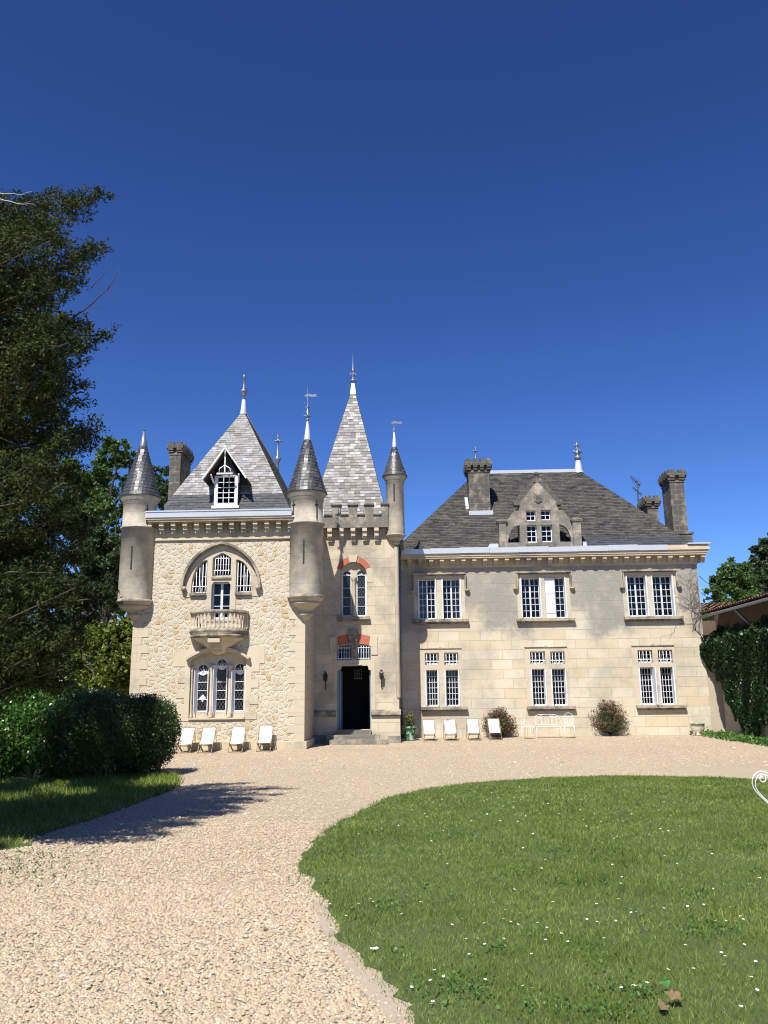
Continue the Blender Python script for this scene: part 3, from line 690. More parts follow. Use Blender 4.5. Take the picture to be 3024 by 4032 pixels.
# pavilion roof
rb = (AX(*c1(440, 1140), YL+.3), AX(*c1(1362, 1112), YL+.3)); zb = (zl1(1140)+zl1(1120))/2-.02
aX, aZ = at(952, 1617, 30.0); aX = (aX+(rb[0]+rb[1])/2)/2
rb = (rb[0]-.12, rb[1]+.10); Yb = YL+.12; Yr = 38.4
m = MB(); A, B = (rb[0], Yb, zb), (rb[1], Yb, zb); P = (aX, 30.0, aZ); Q = (aX, Yr, aZ)
D, E_ = (rb[0], 42, zb), (rb[1], 42, zb)
m.slates(A, B, P, P, .125, .21, 1, .16, 1); m.slates(B, E_, Q, P, .125, .21, 2); m.slates(D, A, P, Q, .125, .21, 3); m.quad(A, B, P, P); m.quad(B, E_, Q, P); m.quad(E_, D, Q, Q); m.quad(D, A, P, Q); part(m, 'pavilion_roof', 'slate_light')
# darker new slates in the two lowest rows
def roofY(z): return Yb+(z-zb)*(30.0-Yb)/(aZ-zb)
z2 = zl1(1065)
def onroof(t, z): 
    f = (z-zb)/(aZ-zb); xa = A[0]+(P[0]-A[0])*f; xb = B[0]+(P[0]-B[0])*f; return (xa+(xb-xa)*t, roofY(z)-.006, z)
m = MB(); m.slates(A, B, P, P, .125, .21, 4, 0, .16); part(m, 'eave_slates', 'slate_eave')
m = MB()
m.tube([P, Q], .05, 6); part(m, 'roof_hip', 'lead')
# roof dormer
dzb = zl1(1090, 900); dY = roofY(dzb)-.05
dxa, dxb = AX(*c1(818, 980), dY), AX(*c1(988, 980), dY); dzw, dzp = AZ(*c1(880, 872), dY), AZ(*c1(880, 668), dY-.25)
cx = (dxa+dxb)/2; ex = .34
m = MB()
f = .085
m.plate(rect(dxa, dxb, dzb, dzw), [rect(dxa+f, dxb-f, dzb+.10, dzw-.02)], dY, dY+.07)
m.box(dxa-.06, dxb+.06, dY-.08, dY+.02, dzb-.05, dzb+.04)
dor = part(m, 'dormer', 'paint')
m = MB(); sd = []
for x in (dxa, dxb-.05): 
    pts = [(x, dY+.07, dzb), (x+.05, dY+.07, dzb), (x+.05, roofY(dzb)+.1, dzb), (x, roofY(dzb)+.1, dzb)]
    top = [(x, dY+.07, dzw), (x+.05, dY+.07, dzw), (x+.05, roofY(dzw)+.1, dzw), (x, roofY(dzw)+.1, dzw)]
    m.hexa(pts+top)
m.build('cheek', M['slate_dark'], dor)
m = MB(); ov = dY-.27; ez = dzw-.16; ry = roofY(dzp)+.1; rye = roofY(ez)+.05
for s_ in (-1, 1):
    e = cx+s_*((dxb-dxa)/2+ex); 
    a, b, c_, d_ = (e, ov, ez), (cx, ov, dzp), (cx, ry, dzp), (e, rye, ez)
    m.quad(d_, a, b, c_) if s_ < 0 else m.quad(a, d_, c_, b)
    a2, b2, c2_, d2 = (e, ov, ez-.05), (cx, ov, dzp-.07), (cx, ry, dzp-.07), (e, rye, ez-.05)
    m.face([a2, b2, c2_, d2]); m.face([a, d_, d2, a2])
m.build('dormer_roof', M['slate_wing'], dor)
m = MB()
for s_ in (-1, 1):
    e = cx+s_*((dxb-dxa)/2+ex); m.bar((e, ov-.02, ez-.02), (cx, ov-.02, dzp-.02), .05, .11)
    k = cx+s_*((dxb-dxa)/2+.02); m.bar((k, dY-.02, dzw-.25), (k+s_*.05, ov+.02, dzw-.02), .05, .05)
    m.tube([(cx+s_*.02, ov, dzw+.28), (cx+s_*.17, ov, dzw+.18), (cx+s_*.2, ov, dzw+.02)], .02, 5)
m.bar((cx-.27, ov, dzw-.0), (cx+.27, ov, dzw-.0), .04, .05); m.bar((cx, ov, dzw), (cx, ov, dzp-.05), .04, .04); m.tube([(cx, ov-.02, dzp-.3), (cx, ov-.02, dzp+.06)], .03, 6)
m.build('bargeboard', M['curtain'], dor)
m = MB(); m.plate([(dxa, dzw), (dxb, dzw), (cx, dzp-.12)], [], dY+.03, dY+.06); m.build('gable_board', M['black'], dor)
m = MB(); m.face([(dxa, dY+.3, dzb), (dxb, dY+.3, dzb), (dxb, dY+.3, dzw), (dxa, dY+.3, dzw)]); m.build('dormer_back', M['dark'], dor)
leafwin(dxa+f, dxb-f, dzb+.10, dzw-.02, dY+.02, 3, 5, .03, .022, False)

# finials
def finial(cx, cy, z0, z1, style, r=.05):
    h = z1-z0; m = MB()
    if style == 'knob':
        m.lathe([(r*1.3, z0), (r*.9, z0+h*.15), (r*2.1, z0+h*.20), (r*1.2, z0+h*.24), (r*2.6, z0+h*.30), (r*2.8, z0+h*.36), (r*1.2, z0+h*.43), (r*1.5, z0+h*.45), (r*.7, z0+h*.49), (r*.62, z0+h*.80), (r*1.1, z0+h*.84), (r*1.1, z0+h*.95), (0, z1)], cx, cy, 10)
    elif style == 'spire':
        m.lathe([(r*1.2, z0), (r*3.0, z0+h*.04), (r*2.6, z0+h*.08), (r*.8, z0+h*.12), (r*.8, z0+h*.20), (r*1.1, z0+h*.27), (r*.6, z0+h*.33), (r*1.6, z0+h*.38), (r*1.2, z0+h*.42), (r*.55, z0+h*.46), (r*.1, z1)], cx, cy, 10)
        for a in range(4):
            t = a*PI/2+.3; m.box(cx+math.cos(t)*r*2.2-r*.5, cx+math.cos(t)*r*2.2+r*.5, cy+math.sin(t)*r*2.2-r*.5, cy+math.sin(t)*r*2.2+r*.5, z0+h*.25, z0+h*.31)
            m.tube([(cx, cy, z0+h*.27), (cx+math.cos(t)*r*2.4, cy+math.sin(t)*r*2.4, z0+h*.285)], r*.4, 5)
    elif style == 'vane':
        m.lathe([(r*1.0, z0), (r*1.3, z0+h*.03), (r*.6, z0+h*.06), (r*.6, z0+h*.09), (r*2.0, z0+h*.13), (r*.6, z0+h*.17), (r*1.8, z0+h*.26), (r*.6, z0+h*.30), (r*1.1, z0+h*.38), (r*.4, z0+h*.45), (r*.3, z1)], cx, cy, 8)
        for a in range(4):
            t = a*PI/2+.2; m.tube([(cx, cy, z0+h*.12), (cx+math.cos(t)*r*3.4, cy+math.sin(t)*r*3.4, z0+h*.135)], r*.6, 5)
            m.tube([(cx, cy, z0+h*.36), (cx+math.cos(t)*r*2, cy+math.sin(t)*r*2, z0+h*.40)], r*.4, 5)
            m.tube([(cx+math.cos(t)*r*2.2, cy+math.sin(t)*r*2.2, z0+h*.5), (cx+math.cos(t)*r*2.5, cy+math.sin(t)*r*2.5, z0+h*.53)], r*.4, 4)
        zf = z0+h*.74
        fl_ = [(cx-.13, zf), (cx-.05, zf-.045), (cx+.05, zf-.03), (cx+.16, zf-.055), (cx+.33, zf-.05), (cx+.27, zf), (cx+.33, zf+.05), (cx+.17, zf+.03), (cx+.05, zf+.06), (cx-.05, zf+.04)]
        m.plate(fl_, [], cy-.008, cy+.008)
    elif style == 'cross':
        m.lathe([(r*1.2, z0), (r*.9, z0+h*.2), (r*2.0, z0+h*.27), (r*2.2, z0+h*.34), (r*.8, z0+h*.40), (r*.6, z0+h*.72), (r*.6, z0+h*.9), (0, z1)], cx, cy, 10)
        for a in range(4):
            t = a*PI/2+.2; m.tube([(cx, cy, z0+h*.76), (cx+math.cos(t)*r*2.4, cy+math.sin(t)*r*2.4, z0+h*.79)], r*.7, 5)
    elif style == 'two':
        m.lathe([(r*1.1, z0), (r*2.4, z0+h*.10), (r*2.6, z0+h*.20), (r*1.3, z0+h*.27), (r*1.8, z0+h*.34), (r*2.4, z0+h*.48), (r*.9, z0+h*.52), (r*.7, z0+h*.95), (0, z1)], cx, cy, 10)
        for a in range(4):
            t = a*PI/2+.2; m.tube([(cx, cy, z0+h*.45), (cx+math.cos(t)*r*3.4, cy+math.sin(t)*r*3.4, z0+h*.50)], r*.8, 5); m.tube([(cx, cy, z0+h*.80), (cx+math.cos(t)*r*2.4, cy+math.sin(t)*r*2.4, z0+h*.82)], r*.6, 5)
    return m
def capcone(cx, cy, r0, z0, r1, z1):
    m = MB(); m.lathe([(r0+.012, z0-.02), (r0+.012, z0), (r1, z1), (0, z1)], cx, cy, 20); return m
zz0 = aZ-.06; zz1 = AZ(*c1(1012, 322), 30.0)
m = MB(); cap = MB(); cap.lathe([(.15, zz0-.10), (.11, zz0+.05), (.065, zz1), (0, zz1)], aX, 30.0, 12); part(cap, 'lead_cap', 'lead')
part(finial(aX, 30.0, zz1-.02, AZ(*c1(1020, 135), 30.0), 'knob', .05), 'finial', 'finial')
part(finial(AX(1094, 1760, Yr), Yr, aZ-.1, AZ(1094, 1704, Yr), 'cross', .07), 'finial', 'finial')

# ---------------------------------------------------------------- turrets
def cone_prof(r0, z0, r1, z1, flare=.0, step=.115):
    n = max(4, int((z1-z0)/step)); out = []
    for i in range(n):
        t = i/n; t2 = (i+1)/n
        ra = r0+(r1-r0)*t + flare*(1-t)**5; rb_ = r0+(r1-r0)*t2 + flare*(1-t2)**5
        out += [(ra+.012, z0+(z1-z0)*t), (rb_+.016, z0+(z1-z0)*t2)]
    return out
def turret(px_, cy, R0, zs, slit, crosses, capr, slm, vane, tip):
    """zs: corbel bottom, body bottom, mid ring (or None), eave, cap start, cap top"""
    cx = px_; zb_, zq, zr, ze, zc_, zt = zs
    m = MB(); hb = zq-zb_; s = R0/.55
    prof = [(0, zb_), (.09*s, zb_+hb*.06), (.15*s, zb_+hb*.17), (.245*s, zb_+hb*.22), (.25*s, zb_+hb*.30), (.20*s, zb_+hb*.34), (.22*s, zb_+hb*.42), (.29*s, zb_+hb*.52), (.41*s, zb_+hb*.61), (.48*s, zb_+hb*.66), (.48*s, zb_+hb*.72), (.44*s, zb_+hb*.73), (.50*s, zb_+hb*.78), (.55*s, zb_+hb*.82), (.55*s, zb_+hb*.85), (.59*s, zb_+hb*.88), (.60*s, zb_+hb*.96), (R0, zq)]
    m.lathe(prof, cx, cy, 40, ru=R0); cor = part(m, 'turret_corbel', 'corbelst')
    m = MB(); m.lathe([(.605*s, zb_+hb*.90), (.612*s, zb_+hb*.97), (R0+.004, zq+.012)], cx, cy, 40, ru=R0); m.build('corbel_lip', M['trim'], cor)
    m = MB(); top = ze-.02
    prof = [(R0, zq)]
    if zr: prof += [(R0, zr-.02), (R0+.055, zr), (R0+.055, zr+.045), (R0-.012, zr+.06)]
    prof += [(R0-.012, top-.28), (R0+.01, top-.26), (R0+.02, top-.16), (R0+.09, top-.08), (R0+.10, top)]
    m.lathe(prof, cx, cy, 48, ru=R0, smooth=True); body = part(m, 'turret', 'turret')
    m = MB()
    for (ang, za, zb2, w_) in slit:
        m.mark()
        for k in (0,):
            x, y = cx+R0*math.sin(ang), cy-R0*math.cos(ang); t = Vector((math.cos(ang), math.sin(ang), 0)); n_ = Vector((math.sin(ang), -math.cos(ang), 0))
            c0 = Vector((x, y, 0)); P = []
            for z in (za, zb2):
                P += [c0-t*w_/2-n_*.05+Vector((0, 0, z)), c0+t*w_/2-n_*.05+Vector((0, 0, z)), c0+t*w_/2+n_*.006+Vector((0, 0, z)), c0-t*w_/2+n_*.006+Vector((0, 0, z))]
            m.hexa([P[3], P[2], P[1], P[0], P[7], P[6], P[5], P[4]])
    part(m, 'arrow_slit', 'black', body)  # black blocks just proud of the wall paint the shade of open slits
    m = MB(); m.lathe([(R0+.05, ze-.03), (R0+.135, ze-.02), (R0+.125, ze+.01), (R0+.06, ze+.16), (capr-.005, zc_)], cx, cy, 36, smooth=False, ru=R0+.1); m.cone_slates(cx, cy, R0+.085, ze, capr, zc_, .035, .115, .135, int(cx*7)+50)
    spire = part(m, 'turret_spire', slm)
    capcone(cx, cy, capr, zc_, .025, zt).build('lead_cap', M['lead' if slm != 'slate_dark' else 'finial'], spire)
    return body
# left turret
tl = lambda x, y: at(*c1(x, y), YL)
cxl = (tl(265, 1265)[0]+tl(285, 1030)[0])/2
SLW = .055
zm = lambda a, b: (a+b)/2
ang = lambda px_, py_, c, cx, R0, Y: math.asin(max(-1, min(1, (AX(*c(px_, py_), Y-R0)-cx)/R0)))
z_ring = AZ(*c1(140, 1268), YL); z_eave = AZ(*c1(135, 1035), YL)
a1_ = ang(216, 1470, c1, cxl, .55, YL)
a2_ = ang(320, 1100, c1, cxl, .54, YL)
YC = YL-.45
def cross(a, zt, zb_, zc_): return [(a, zb_, zt, .028), (a, zc_-.02, zc_+.02, .15)]
turret(cxl, YL+.02, .55, (AZ(*c2(240, 640), YL), AZ(*c2(115, 490), YL), z_ring, z_eave, AZ(*c1(285, 660), YL), AZ(*c1(302, 540), YL)),
       [(a1_, AZ(*c1(216, 1555), YC), AZ(*c1(216, 1385), YC), SLW)] + cross(a2_, AZ(*c1(320, 1080), YC), AZ(*c1(320, 1215), YC), AZ(*c1(320, 1118), YC)), None, .125, 'slate_dark', False, None)
part(finial(cxl, YL+.02, AZ(*c1(302, 545), YL), AZ(*c1(302, 530), YL), 'knob', .02), 'finial', 'finial')
cxr = (tl(1487, 1235)[0]+tl(1490, 1000)[0])/2
a1_ = ang(1466, 1430, c1, cxr, .55, YL); a2_ = ang(1557, 1100, c1, cxr, .54, YL); a3_ = ang(1390, 1100, c1, cxr, .54, YL)
ztip = AZ(*c1(1486, 468), YL)
turret(cxr, YL+.02, .55, (AZ(*c2(1482, 640), YL), AZ(*c2(1350, 455), YL), AZ(*c1(1360, 1235), YL), AZ(*c1(1345, 1005), YL), AZ(*c1(1487, 610), YL), ztip),
       [(a1_, AZ(*c1(1466, 1515), YC), AZ(*c1(1466, 1340), YC), SLW)] + cross(a2_, AZ(*c1(1557, 1042), YC), AZ(*c1(1557, 1180), YC), AZ(*c1(1557, 1078), YC)) + cross(a3_, AZ(*c1(1390, 1048), YC), AZ(*c1(1390, 1180), YC), AZ(*c1(1390, 1080), YC)), None, .11, 'slate_turret', True, None)
part(finial(cxr, YL+.02, ztip-.02, AZ(*c1(1488, 225), YL), 'vane', .042), 'finial', 'finial')

# ---------------------------------------------------------------- entrance tower
zt_ = lambda y, x=720: AZ(*c4(x, y), YT)
xt = lambda x, y: AX(*c4(x, y), YT)
TX0, TX1 = -3.40, xt(1150, 1200)
TZT = AZ(*c3(800, 2010), YT-.28)
tw0, tw1 = xt(592, 700), xt(846, 700)
twin = archtop(tw0, tw1, zt_(928), zt_(525), zt_(400), 18)
door = [(xt(563, 1700), zt_(2025)), (xt(887, 1700), zt_(2025)), (xt(887, 1700), zt_(1448)), (xt(868, 1700), zt_(1448)), (xt(858, 1700), zt_(1405)), (xt(600, 1700), zt_(1405)), (xt(585, 1700), zt_(1448)), (xt(563, 1700), zt_(1448))]
def segtop(x0, x1, z0, zs0, zs1, n=5): return [(x0, z0), (x1, z0)] + [(x1+(x0-x1)*i/n, zs1+(zs0-zs1)*i/n+.02*math.sin(PI*i/n)) for i in range(n+1)]
fanl = segtop(xt(556, 1280), xt(697, 1280), zt_(1350), zt_(1222), zt_(1197)); fanr = segtop(xt(748, 1280), xt(884, 1280), zt_(1350), zt_(1197), zt_(1215))
m = MB(); m.plate(rect(TX0, TX1, ZB, TZT+.2), [twin, door, fanl, fanr], YT, YT+.4)
m.box(TX1-.35, TX1, YT+.4, 33.5, ZB, TZT+.2); m.box(TX0, TX0+.3, YT+.4, 33.5, ZB, TZT+.2); m.box(TX0+.3, TX1-.35, 33.2, 33.5, ZB, TZT+.2)
part(m, 'tower_wall', 'tower')
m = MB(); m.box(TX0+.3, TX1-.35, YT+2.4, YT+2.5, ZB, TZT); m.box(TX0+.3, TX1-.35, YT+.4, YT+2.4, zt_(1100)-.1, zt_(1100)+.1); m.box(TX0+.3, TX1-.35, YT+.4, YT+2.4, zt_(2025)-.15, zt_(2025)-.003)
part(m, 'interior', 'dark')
# door frame, open leaf
m = MB(); x0, x1 = door[0][0], door[1][0]; z0, z1 = zt_(2025), zt_(1405)
m.box(x0, x0+.05, YT+.20, YT+.27, z0, zt_(1448)); m.box(x1-.05, x1, YT+.20, YT+.27, z0, zt_(1448)); dr = part(m, 'door_frame', 'bluepaint')
m = MB(); m.box(x0+.06, x0+.11, YT+.27, YT+.95, z0+.01, zt_(1452)); m.build('door_leaf', M['bluepaint'], dr)
m = MB()
for i in range(4): xx = xt(690+i*22, 1450); m.box(xx-.008, xx+.008, YT+2.30, YT+2.32, zt_(1515), zt_(1415))
m.box(xt(685, 1450), xt(765, 1450), YT+2.3, YT+2.33, zt_(1515)-.02, zt_(1515)); m.build('inner_grille', M['shutter'], dr)
# door stone frame
m = MB(); m.plate([(x0-.14, z0), (x0, z0)] + [(x0, zt_(1448)), (xt(585, 1700), zt_(1448)), (xt(600, 1700), zt_(1405)), (xt(858, 1700), zt_(1405)), (xt(868, 1700), zt_(1448)), (x1, zt_(1448)), (x1, z0), (x1+.14, z0), (x1+.14, zt_(1352)), (x0-.14, zt_(1352))], [], YT-.014, YT+.05)
m.box(xt(640, 1390), xt(800, 1390), YT-.05, YT-.014, zt_(1397), zt_(1387))
part(m, 'door_surround', 'clean')
for poly in (fanl, fanr):
    X0, X1 = poly[0][0], poly[1][0]; o = leafwin(X0, X1, poly[0][1], zt_(1200), YT+.16, 2, 2, .04, .018, False, 'bluepaint')
    bars(X0+.02, X1-.02, poly[0][1], zt_(1210), YT+.03, 5, (.12, .85), 'shutter', .010, .03).build('window_bars', M['shutter'], o)
# brick arches and keystones
def fanuv(cx, cz): return lambda p: (math.atan2(p[0]-cx, p[1]-cz)*1.0, math.hypot(p[0]-cx, p[1]-cz)*1.0)
m = MB(); acx, acz = (tw0+tw1)/2, zt_(525); ri = (tw1-tw0)/2+.0; ro = ri*1.42; rzi = zt_(400)-acz; rzo = rzi*1.45
for a0, a1 in ((PI*.14, PI*.40), (PI*.60, PI*.87)):
    m.mark(); poly = arcpts(acx, acz, ri, a0, a1, 8, rzi) + arcpts(acx, acz, ro, a1, a0, 8, rzo); m.plate(poly, [], YT-.012, YT+.05, fanuv(acx, acz))
for xa, xb, ya, yb, sgn in ((563, 682, 1120, 1100, 1), (754, 876, 1098, 1118, -1)):
    if sgn > 0: P_ = [(xt(568, 1215), zt_(1213)), (xt(680, 1190), zt_(1188)), (xt(668, 1100), zt_(1100)), (xt(560, 1120), zt_(1120))]
    else: P_ = [(xt(754, 1190), zt_(1188)), (xt(866, 1210), zt_(1206)), (xt(878, 1118), zt_(1118)), (xt(760, 1098), zt_(1098))]
    m.mark(); m.plate(P_, [], YT-.012, YT+.05, lambda p: (p[0], p[1]))
part(m, 'brick_arch', 'brick')
m = MB(); m.plate([(xt(682, 395), zt_(402)), (xt(742, 395), zt_(402)), (xt(762, 330), zt_(330)), (xt(668, 330), zt_(330))], [], YT-.04, YT+.05)
m.mark(); m.plate(rect(xt(846, 520), xt(905, 520), zt_(598), zt_(460)), [], YT-.010, YT+.05); m.mark(); m.plate(rect(xt(535, 520), xt(591, 520), zt_(598), zt_(480)), [], YT-.010, YT+.05)
for a, b in ((488, 550), (888, 950)): m.mark(); m.plate(rect(xt(a, 1200), xt(b, 1200), zt_(1300), zt_(1122)), [], YT-.03, YT+.05)
part(m, 'dressed_blocks', 'clean')
m = MB()
m.box(xt(668, 1070), xt(762, 1070), YT-.16, YT, zt_(1085), zt_(1057)); m.box(xt(672, 1070), xt(758, 1070), YT-.12, YT, zt_(1120), zt_(1085)); m.box(xt(680, 1070), xt(752, 1070), YT-.15, YT, zt_(1165), zt_(1120)); m.box(xt(680, 1070), xt(745, 1070), YT-.09, YT, zt_(1205), zt_(1165))
m.box(xt(700, 1070), xt(742, 1070), YT-.05, YT+.1, zt_(1335), zt_(1205))
part(m, 'keystone', 'trim')
# twin lights
m = MB(); hl = archtop(xt(606, 700), xt(692, 700), zt_(922), zt_(520), zt_(478)); hr = archtop(xt(748, 700), xt(834, 700), zt_(922), zt_(520), zt_(475))
outer = archtop(tw0+.001, tw1-.001, zt_(927), zt_(525), zt_(401), 18)
m.plate(outer, [hl, hr], YT+.15, YT+.3); part(m, 'window_tracery', 'clean')
m = MB(); m.lathe([(.085, zt_(925)), (.085, zt_(905)), (.06, zt_(885)), (.055, zt_(590)), (.065, zt_(580)), (.10, zt_(560)), (.10, zt_(545))], (hl[1][0]+hr[0][0])/2, YT+.11, 12); part(m, 'window_column', 'clean')
for L in (hl, hr):
    x0, x1 = L[0][0], L[1][0]; z0 = L[0][1]; zs = L[2][1]; zt0 = zt_(478); cx = (x0+x1)/2; r = (x1-x0)/2; f = .024
    m = MB(); m.plate([(x0, z0), (x1, z0)] + arcpts(cx, zs, r, 0, PI, 12, zt0-zs), [[(x0+f, z0+f*1.6), (x1-f, z0+f*1.6), (x1-f, zs-.02), (x0+f, zs-.02)], arcpts(cx, zs+.01, r-.025, 0, PI, 12, (zt0-zs)*.85)], YT+.19, YT+.23)
    for zz in (645, 735, 825): m.box(x0+f, x1-f, YT+.195, YT+.21, zt_(zz)-.006, zt_(zz)+.006)
    o = part(m, 'window', 'shutter')
    g = MB(); g.face([(x0+.01, YT+.22, z0+.01), (x1-.01, YT+.22, z0+.01), (x1-.01, YT+.22, zs), (x0+.01, YT+.22, zs)]); g.face([(p[0], YT+.22, p[1]) for p in arcpts(cx, zs, r-.01, 0, PI, 12, (zt0-zs)*.95)]); g.build('glass', M['leaded'], o)
    b = MB(); 
    for s_ in (-1, 1): b.mark(); b.tube([(cx, YT+.19, zs-.02), (cx+s_*.05, YT+.19, zs+.04), (cx+s_*.09, YT+.19, zs+.0)], .008, 5)
    b.mark(); b.tube([(cx, YT+.19, zs-.04), (cx, YT+.19, zs+.08)], .01, 5); part(b, 'glazing_bar', 'whiteiron', o)
m = MB(); m.box(tw1-.025, tw1+.01, YT-.01, YT+.15, zt_(925), zt_(530)); part(m, 'shutter', 'shutter')
m = MB(); m.box(xt(557, 950), xt(877, 950), YT-.14, YT+.14, zt_(958), zt_(932)); m.box(xt(570, 950), xt(865, 950), YT-.08, YT, zt_(975), zt_(958)); part(m, 'window_sill', 'trim')
# tower plinth mouldings and steps
m = MB()
for a, b in ((TX0+.04, xt(550, 1850)), (xt(890, 1850), TX1+.06)):
    zt2, zb2 = zt_(1832), zt_(1880); m.mark()
    m.hexa([(a, YT-.16, zb2), (b, YT-.16, zb2), (b, YT, zb2), (a, YT, zb2), (a, YT-.13, zb2+.10), (b, YT-.13, zb2+.10), (b, YT, zt2), (a, YT, zt2)])
    m.box(a, b-.02, YT-.09, YT, zb2-.06, zb2)
part(m, 'plinth_moulding', 'trim')
m = MB()
for a, b in ((TX0+.04, xt(556, 1850)), (xt(890, 1850), TX1+.03)): m.mark(); m.box(a, b, YT-.06, YT, ZB, zt_(1880)-.06)
part(m, 'plinth', 'tower')
zs3 = zt_(2025); g0 = .12; dz = (zs3-g0)/3
m = MB(); m.box(xt(560, 2020), xt(890, 2020), YT-.30, YT+.4, -.1, zs3-.004)
m.box(TX0+.05, xt(560, 2020)-.002, YT-.30, YT-.06, -.1, g0+dz*1.95); 
m.box(xt(470, 2070), xt(975, 2070), YT-.62, YT-.30, -.1, g0+dz*2); m.box(xt(505, 2110), xt(1058, 2110), YT-.95, YT-.62, -.1, g0+dz)
m.box(xt(1058, 2110)-.0, TX1+.05, YT-.35, YT-.06, -.1, g0+.22)
part(m, 'entrance_steps', 'lichen')
# tower parapet
YP = YT-.28
p3 = lambda x, y: at(*c3(x, y), YP)
PX0, PX1 = -3.45, p3(1180, 1900)[0]
zc0 = p3(820, 1862)[1]; zm1 = p3(820, 1768)[1]; zmt = p3(820, 1742)[1]
m = MB(); m.box(PX0, PX1, YP, YP+.3, TZT, zc0-.05)
mer = [(565, 668), (747, 847), (926, 1023), (1106, 1190)]
for a, b in mer:
    xa, xb = p3(a, 1800)[0], p3(b, 1800)[0]; m.box(xa+.015, xb-.015, YP+.01, YP+.29, zc0-.05, zm1)
m.box(PX1-.3, PX1, YP+.3, 33.5, TZT, zc0-.05); m.box(PX0, PX0+.3, YP+.3, 33.5, TZT, zc0-.05)
for k in range(5): m.box(PX1-.29, PX1-.01, YP+.7+k*.7, YP+1.05+k*.7, zc0-.05, zm1)
m.box(PX0, PX1, YP+.3, YT+.3, TZT, TZT+.2)
par = part(m, 'parapet', 'lichen')
m = MB()
for a, b in mer:
    xa, xb = p3(a, 1800)[0], p3(b, 1800)[0]; m.mark()
    m.hexa([(xa-.02, YP-.04, zm1), (xb+.02, YP-.04, zm1), (xb+.02, YP+.34, zm1), (xa-.02, YP+.34, zm1), (xa-.02, YP-.04, zm1+.03), (xb+.02, YP-.04, zm1+.03), (xb+.02, YP+.15, zmt+.03), (xa-.02, YP+.15, zmt+.03)])
for a, b in ((485, 572), (663, 750), (843, 930), (1020, 1108)):
    xa, xb = p3(a, 1860)[0], p3(b, 1860)[0]; m.mark()
    m.hexa([(xa, YP-.05, zc0-.05), (xb, YP-.05, zc0-.05), (xb, YP+.3, zc0-.05), (xa, YP+.3, zc0-.05), (xa, YP-.05, zc0), (xb, YP-.05, zc0), (xb, YP+.3, zc0+.06), (xa, YP+.3, zc0+.06)])
part(m, 'coping', 'chim', par)
m = MB()
for x in (550, 676, 803, 930, 1058):
    m.mark(); X = AX(*c3(x, 2080), YT-.14); m.box(X-.083, X+.083, YT-.27, YT, TZT-.13, TZT-.002); m.box(X-.078, X+.078, YT-.21, YT, TZT-.30, TZT-.13); m.box(X-.085, X+.085, YT-.16, YT, TZT-.36, TZT-.30); m.box(X-.078, X+.078, YT-.10, YT, TZT-.47, TZT-.36)
part(m, 'corbel', 'clean')
# tower spire
tb = TZT+.25; Yq0, Yq1 = YT+.15, YT+3.05
qx0, qx1 = AX(*c3(395, 1600), YT+.4)-.10, AX(*c3(1165, 1600), YT+.4)+.0
apx = at(*c3(803, 558), (Yq0+Yq1)/2); 
qx = (qx0+qx1)/2; ax_ = apx[0]; hw = 1.42
A, B, Cc, D = (ax_-1.60, Yq0, tb), (ax_+1.38, Yq0, tb), (ax_+1.38, Yq1, tb), (ax_-1.60, Yq1, tb); ym = (Yq0+Yq1)/2; tr = .09
A2, B2, C2, D2 = (ax_-tr, ym-tr, apx[1]), (ax_+tr, ym-tr, apx[1]), (ax_+tr, ym+tr, apx[1]), (ax_-tr, ym+tr, apx[1])
m = MB(); m.slates(A, B, B2, A2, .12, .21, 5); m.slates(B, Cc, C2, B2, .12, .21, 6); m.slates(D, A, A2, D2, .12, .21, 7); m.quad(A, B, B2, A2); m.quad(B, Cc, C2, B2); m.quad(Cc, D, D2, C2); m.quad(D, A, A2, D2); part(m, 'tower_spire', 'slate_spire')
zc1 = AZ(*c3(805, 430), ym)
m = MB(); m.hexa([(ax_-tr-.03, ym-tr-.03, apx[1]-.03), (ax_+tr+.03, ym-tr-.03, apx[1]-.03), (ax_+tr+.03, ym+tr+.03, apx[1]-.03), (ax_-tr-.03, ym+tr+.03, apx[1]-.03), (ax_-.05, ym-.05, zc1), (ax_+.05, ym-.05, zc1), (ax_+.05, ym+.05, zc1), (ax_-.05, ym+.05, zc1)])
part(m, 'lead_cap', 'zinc')
part(finial(ax_, ym, zc1-.02, AZ(*c3(809, 97), ym), 'spire', .045), 'finial', 'finial')
# small corner turret
R3 = .335; cx3 = at(*c3(1262, 1800), YT)[0]; YC3 = YT-.1
t3 = lambda x, y: AZ(*c3(x, y), YT)
a1_ = ang(1250, 1650, c3, cx3, R3, YT)
turret(cx3, YT, R3, (t3(1262, 2215), t3(1262, 2092), None, t3(1262, 1455), t3(1245, 1132), t3(1241, 968)),
       [(a1_, t3(1250, 1745), t3(1250, 1560), .06)], None, .075, 'slate_turret', False, None)
part(finial(cx3, YT, t3(1241, 975), t3(1233, 832), 'vane', .022), 'finial', 'finial')
m = MB(); m.lathe([(.06, zt_(1715, 1150)), (.085, zt_(1700, 1150)), (.085, zt_(300, 1130)), (.10, t3(1262, 2215)-.02)], TX1-.02, YT+.02, 14); part(m, 'corner_shaft', 'clean')
m = MB(); x = AX(*c4(1172, 900), 30.6); m.tube([(x, 30.6, 7.3), (x, 30.6, .2)], .05, 8)
for z in (1.2, 2.7, 4.2, 5.7): m.box(x-.07, x+.07, 30.53, 30.67, z, z+.04)
part(m, 'drainpipe', 'finial')
# pavilion gutter end / valley lead
m = MB(); m.box(TX1, TX1+.25, 30.2, 31.7, AZ(1620, 2165, 31.7)-.05, AZ(1620, 2140, 31.7)); part(m, 'valley_gutter', 'finial')

